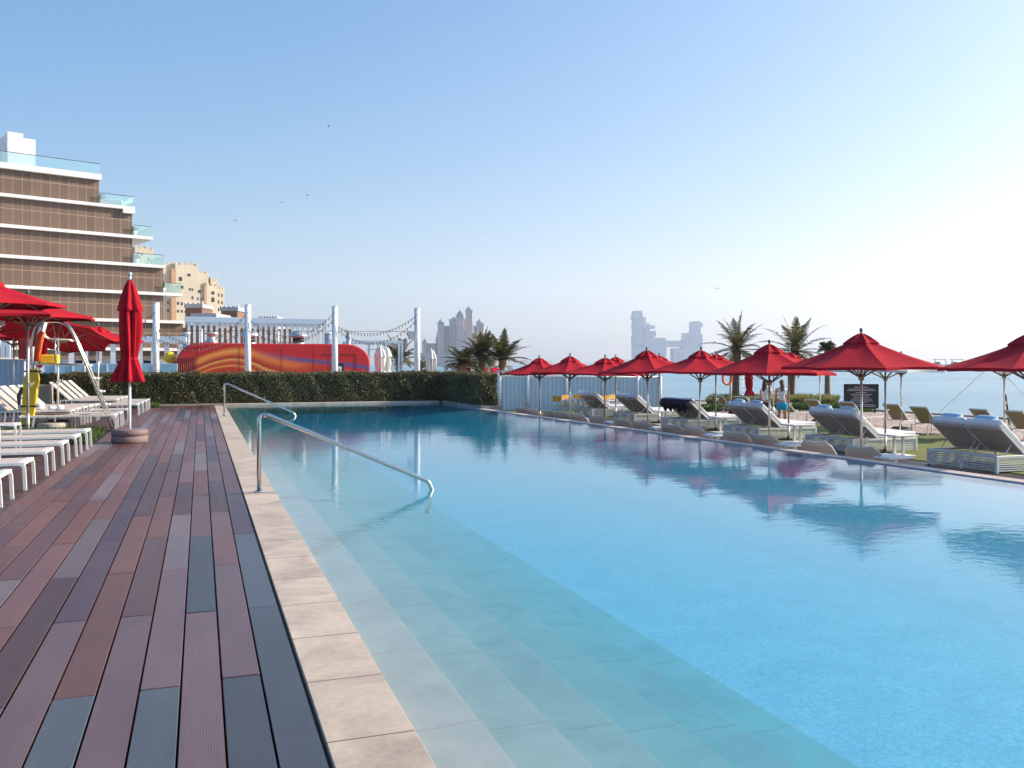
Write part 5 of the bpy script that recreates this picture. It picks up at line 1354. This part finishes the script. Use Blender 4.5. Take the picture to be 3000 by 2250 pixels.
# =================================================================== BEIGE TOWN BLOCKS
M['cream'] = simple('cream_render', (.62,.52,.40), .8, var=.06, vs=.2)
M['creamrecess'] = simple('recess_render', (.50,.30,.18), .8, var=.06, vs=.2)  # darker and more orange than the cream walls, for recess sides
def battlement(mb, x0, x1, y0, y1, z, s=1.0):
    n_ = max(2, int((x1-x0)/(1.6*s)))
    for i in range(n_+1):
        xx = x0+(x1-x0-.6*s)*i/n_; mb.box(xx,xx+.6*s,y0,y0+.5*s,z,z+.9*s); 
        if i < n_+0: pass
    mb.box(x0,x0+.6*s,y0+.6*s,y1,z,z+.5*s); mb.box(x1-.6*s,x1,y0+.6*s,y1,z,z+.5*s)
def town(label, D, blocks, wins, name='cream_apartment_block'):
    px0 = blocks[0][1]; base = onD(px0, D, -1.0); u = D/F
    t = thing(name, label, 'building', base, -YAW+R(38), 'cream buildings with battlements beyond the hotel'); u = u*1.24
    for (m_, pa, pb, py, y0, y1) in blocks:
        z = zat(py, D)+1.0; a, b_ = (pa-px0)*u, (pb-px0)*u
        w_ = MB().box(a,b_,y0,y1,0,z).build('wall', M[m_], t)
        mb = MB(); battlement(mb, a, b_, y0, y1, z, u*7); mb.build('battlement', M[m_], w_)
    for (px, py, wv, hv, y0) in wins:
        z = zat(py, D)+1.0; a = (px-px0)*u
        f = MB().box(a-wv*.7*u,a+wv*.7*u,y0-.06,y0-.001,z-hv*.6*u,z+hv*.6*u).build('window', M['darkglass'], t)
    return t
W1 = [(532,803,5,5,-2),(512,816,5,8,-2),(557,850,5,6,-2),(534,845,2.5,5,-2),(540,846,2.5,5,-2),(553,872,2.5,5,-2),(561,873,2.5,5,-2),(540,870,2.5,6,-2),(507,840,5,6,-2),(515,840,5,6,-2),
      (506,888,3,6,-2),(515,889,3,6,-2),(524,890,3,6,-2),(532,891,3,6,-2),(506,911,3,5,-2),(515,911,3,5,-2),(524,912,3,5,-2),(532,913,3,5,-2),(483,887,3,6,-2),(483,910,3,6,-2),(483,838,3,6,-2)]
town('cream apartment block with battlements directly right of the brown hotel', 240, [('cream',474,500,775,-1,12),('cream',500,554,774,-2,12),('cream',516,552,772,-1.0,8),('cream',552,580,794,-1.5,12),('creamrecess',490,500.5,795,-2.5,-2.01),('creamrecess',568,574,832,-1.95,2)], W1)
W2 = [(592,854,5,6,-2),(607,857,5,6,-2),(592,873,5,8,-2),(607,877,5,9,-2),(607,900,5,7,-2),(621,862,2,6,-2),(629,863,2,6,-2),(621,883,2,6,-2),(629,885,2,6,-2),(621,905,2,6,-2),(629,906,2,6,-2)]
town('cream apartment block furthest right with a brown recess and small turret', 255, [('creamrecess',566,584,832,-1,10),('cream',583,620,836,-2,10),('cream',604,620,821,-1.2,6),('cream',619,635,845,-2,10),('brownwall',573,604,818,-.8,9)], W2)
town('cream tower seen under the second hotel balcony', 230, [('cream',389,431,731,-2,10),('cream',389,420,724,-1,8)], [(396,745,3,5,-2),(404,746,3,5,-2),(420,760,4,7,-2)])
def turret(lb, pa, pb, ptop, pmid, pbot, D):
    u = D/F; base = onD(pa, D, 0); t = thing('battlement_turret', lb, 'turret', base, -YAW, 'brown and grey battlemented turrets behind the pergola'); wv = (pb-pa)*u
    z0, z1, z2 = 0, zat(pmid, D), zat(ptop, D)
    MB().box(.12,wv-.12,0,4,z0,z1).build('wall', M['brownwall'], t)
    mb = MB().box(0,wv,-.1,4.2,z1+.001,z1+(z2-z1)*.62); n_ = 5
    for i in range(n_):
        c = wv*(i+.0)/(n_-1); hh = (z2-z1)*(1.0 if i in (0,n_-1) else .85)
        a = max(0, c-wv*.07); b2 = min(wv, c+wv*.07); mb.prism([(a,z1+(z2-z1)*.62),(b2,z1+(z2-z1)*.62),((c if 0<i<n_-1 else (a if i == 0 else b2)),z1+hh*1.12)], -.1, .3, 'y')
    mb.build('parapet', M['greytrim'], t)
M['greytrim'] = simple('grey_trim', (.42,.42,.46), .7, var=.06, vs=.5)
turret('left brown turret with grey battlements in front of the cream blocks', 540, 594, 884, 902, 930, 110)
turret('right brown turret with grey battlements standing alone above the pergola', 645, 698, 893, 911, 940, 110)
boxa = onD(562, 100); u = 100/F
t = thing('brown_annexe', 'low brown annexe with a patterned parapet above the left end of the pergola', 'building', boxa, -YAW)
MB().box(0,(632-562)*u,0,5,0,zat(931,100)).build('wall', M['brownwall'], t); MB().box(-.1,(632-562)*u+.1,-.1,5.1,zat(931,100)+.001,zat(918,100)).build('parapet', M['greytrim'], t)
t = thing('grey_roofline', 'grey roofline with small merlons above the middle of the pergola', 'building', onD(757, 120), -YAW); u = 120/F
MB().box(0,50*u,0,5,0,zat(930,120)).build('wall', M['greytrim'], t); mb = MB()
for i in range(7): mb.box(i*8*u,(i*8+3)*u,0,.5,zat(930,120)+.001,zat(925,120))
mb.build('merlons', M['greytrim'], t); MB().box(50*u+.01,57*u,-.2,3,0,zat(928,120)).build('chimney', M['white2'], t)

# =================================================================== PALACE HOTEL ACROSS THE WATER
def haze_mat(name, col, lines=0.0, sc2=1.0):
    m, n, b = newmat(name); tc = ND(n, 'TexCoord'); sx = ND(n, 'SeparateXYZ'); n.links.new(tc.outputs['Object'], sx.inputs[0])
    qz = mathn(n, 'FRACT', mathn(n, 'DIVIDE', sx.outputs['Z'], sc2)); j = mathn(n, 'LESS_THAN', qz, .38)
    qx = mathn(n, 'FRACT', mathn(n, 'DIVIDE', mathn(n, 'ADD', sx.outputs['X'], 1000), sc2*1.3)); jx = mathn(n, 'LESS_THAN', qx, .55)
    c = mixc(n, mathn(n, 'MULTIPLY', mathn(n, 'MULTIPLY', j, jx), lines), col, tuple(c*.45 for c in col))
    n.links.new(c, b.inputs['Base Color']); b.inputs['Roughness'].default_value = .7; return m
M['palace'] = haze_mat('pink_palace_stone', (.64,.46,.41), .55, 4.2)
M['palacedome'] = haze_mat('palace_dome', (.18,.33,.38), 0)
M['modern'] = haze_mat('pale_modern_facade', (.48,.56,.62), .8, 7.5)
DA = 1400; uA = DA/F/4.74
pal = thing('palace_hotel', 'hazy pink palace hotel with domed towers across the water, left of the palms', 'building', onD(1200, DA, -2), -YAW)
def px_(x): return x*uA
def hz_(y): return (1019-y)*uA+3.5
def ptower(x0, x1, y, tip, y0=0, dep=None):
    a, b_ = px_(x0), px_(x1); dep = dep or (b_-a); c = (a+b_)/2; wv = b_-a
    tw = MB().box(a,b_,y0,y0+dep,0,hz_(y)).box(a-.6,b_+.6,y0-.6,y0+dep+.6,hz_(y)+.001,hz_(y)+2).build('tower', M['palace'], pal)
    if tip:
        z = hz_(y)+2; H = hz_(tip)-z; r = wv*.42
        MB().lathe((c,y0+dep/2,z), [(r,0),(r*1.02,H*.12),(r*.92,H*.30),(r*.66,H*.45),(r*.30,H*.58),(r*.13,H*.66),(r*.16,H*.72),(r*.05,H*.8),(.15,H)], 14).build('dome', M['palacedome'], tw)
        for sx in (-1, 1): MB().lathe((c+sx*wv*.46,y0,z), [(wv*.07,0),(wv*.07,H*.12),(.1,H*.28)], 8).build('pinnacle', M['palacedome'], tw)
for (x0,x1,y,y0,dep) in [(240,345,745,20,40),(160,240,745,18,30),(345,1030,655,25,60),(365,600,600,15,40),(455,545,500,20,40),(600,840,600,5,30),(660,760,515,-5,25),(745,830,400,22,30),(885,1025,500,10,40),(1025,1100,640,30,50),(1095,1195,662,10,40),(160,1195,900,-10,80)]:
    MB().box(px_(x0),px_(x1),y0,y0+dep,0,hz_(y)).build('wing', M['palace'], pal)
    mb = MB(); mb.box(px_(x0)-.5,px_(x1)+.5,y0-.5,y0+dep+.5,hz_(y)+.001,hz_(y)+1.2); mb.build('cornice', M['palace'], pal)
for a in ((170,225,740,645,10),(385,470,480,365,5),(545,640,415,0,8),(580,636,405,350,12),(645,745,385,230,0),(775,870,290,200,4),(925,1010,470,370,5),(1005,1030,480,0,2)):
    ptower(a[0],a[1],a[2],a[3],a[4])
mb = MB()
for k in range(26):
    x = 170+k*40; mb.box(px_(x),px_(x)+1.2,-11,-10.01,2,hz_(905))
mb.build('buttress', M['palace'], pal)

# modern stacked hotel, further
DM = 2850; uM = DM/F/3.687
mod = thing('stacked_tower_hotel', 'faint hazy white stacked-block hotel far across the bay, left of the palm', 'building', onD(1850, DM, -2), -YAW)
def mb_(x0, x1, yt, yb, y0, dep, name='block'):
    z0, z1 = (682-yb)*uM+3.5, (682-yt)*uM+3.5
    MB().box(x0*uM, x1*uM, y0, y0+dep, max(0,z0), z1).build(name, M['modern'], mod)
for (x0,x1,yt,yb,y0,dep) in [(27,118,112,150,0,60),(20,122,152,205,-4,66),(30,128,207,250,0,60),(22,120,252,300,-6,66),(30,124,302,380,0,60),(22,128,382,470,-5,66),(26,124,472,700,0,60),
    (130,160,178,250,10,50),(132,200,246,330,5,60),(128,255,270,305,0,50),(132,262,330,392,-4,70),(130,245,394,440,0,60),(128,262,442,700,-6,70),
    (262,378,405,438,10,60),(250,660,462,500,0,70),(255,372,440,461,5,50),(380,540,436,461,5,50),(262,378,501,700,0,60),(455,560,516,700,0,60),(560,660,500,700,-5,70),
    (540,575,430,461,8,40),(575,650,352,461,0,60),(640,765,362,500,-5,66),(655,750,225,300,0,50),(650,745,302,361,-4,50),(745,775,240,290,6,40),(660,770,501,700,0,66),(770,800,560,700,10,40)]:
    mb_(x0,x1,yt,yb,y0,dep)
# cabins on the breakwater, far right
FP = 'small pavilion frames on the far breakwater'
bk = thing('breakwater', 'long low rocky breakwater on the horizon at the right', 'breakwater', onD(2860, 620, -2), -YAW)
rr = random.Random(4); mb = MB(); vs = []; n_ = 120
for i in range(n_+1):
    x = -60+i*2.0; h = 2.9+rr.uniform(-.5,.5)
    vs += [(x,-6,0),(x,-2,h*.7),(x,0,h),(x,5,h),(x,9,0)]
mb.add(vs, [(i*5+k,(i+1)*5+k,(i+1)*5+k+1,i*5+k+1) for i in range(n_) for k in range(4)]); mb.build('rocks', M['concrete'], bk)
PF_ = None
for px, lb in ((2756,'pavilion frame on the far breakwater nearest the tallest parasol'),(2806,'second pavilion frame on the far breakwater'),(2880,'third pavilion frame on the far breakwater, near the right parasol')):
    if PF_ is None:
        PF_ = thing('pavilion_frame', lb, 'pavilion', onD(px, 620, .8), -YAW, FP); 
        MB().box(-4,4,0,3,3.4,3.8).build('roof', M['greytrim'], PF_)
        for xx in (-4,3.6): MB().box(xx,xx+.4,.1,.5,0,3.399).build('post', M['greytrim'], PF_)
        MB().box(-3.5,0,.6,2.5,0,1.8).build('cabin', M['brownwall'], PF_)
    else: dup(PF_, onD(px, 620, .8), -YAW, lb)
# low distant shore with haze
sv_ = MB(); rr = random.Random(8); vs = []; n_ = 90
for i in range(n_+1):
    x = -700+i*22; h = 9+6*rr.random()+5*math.sin(i*.35)
    vs += [(x,0,0),(x,20,h),(x,80,h),(x,120,0)]
sv_.add(vs, [(i*4+k,(i+1)*4+k,(i+1)*4+k+1,i*4+k+1) for i in range(n_) for k in range(3)])
o = sv_.build('far_shore', M['concrete']); o.location = onD(1700, 3300, -2); o.rotation_euler[2] = -YAW; tag(o, kind='structure')

# birds
BD = None
for i, (px, py, lb) in enumerate([(963,371,'tiny dark bird highest in the sky, left of centre'),(900,573,'tiny bird right of the middle pair in the left sky'),(825,594,'tiny bird left of the middle pair in the left sky'),(690,647,'faint bird low in the sky above the pergola'),(2101,846,'tiny bird in the pale sky above the left beach palm')]):
    D = 160; loc = onD(px, D, zat(py, D))
    if BD is None:
        mb = MB(); mb.tube([(-.22,0,0),(-.05,0,.02),(.12,0,.02),(.20,0,.01)], .05, 6, rs=[.01,.05,.05,.015])
        BD = thing('bird', lb, 'bird', loc, 0, 'birds in the sky'); mb.build('body', M['black'], BD)
        for s in (-1,1): MB().add([(.08,0,.03),(-.08,0,.03),(-.1,s*.30,.14),(.0,s*.33,.16),(-.12,s*.60,.05),(-.04,s*.58,.06)], [(0,1,2,3),(3,2,4,5)]).build('wing', M['black'], BD, solid=.008)
    else: dup(BD, loc, rnd.uniform(0,3), lb)

# =================================================================== HAZE
hm = bpy.data.materials.new('haze_air'); hm.use_nodes = True; n = hm.node_tree; n.nodes.clear()
o_ = ND(n, 'OutputMaterial'); pv = ND(n, 'VolumePrincipled'); pv.inputs['Color'].default_value = (.90,.88,.98,1); pv.inputs['Density'].default_value = .00018; pv.inputs['Anisotropy'].default_value = .35
n.links.new(pv.outputs[0], o_.inputs['Volume'])
hb = MB().box(-6000,6000,-1500,7000,-3.1,620).build('haze', hm); tag(hb, kind='stuff')
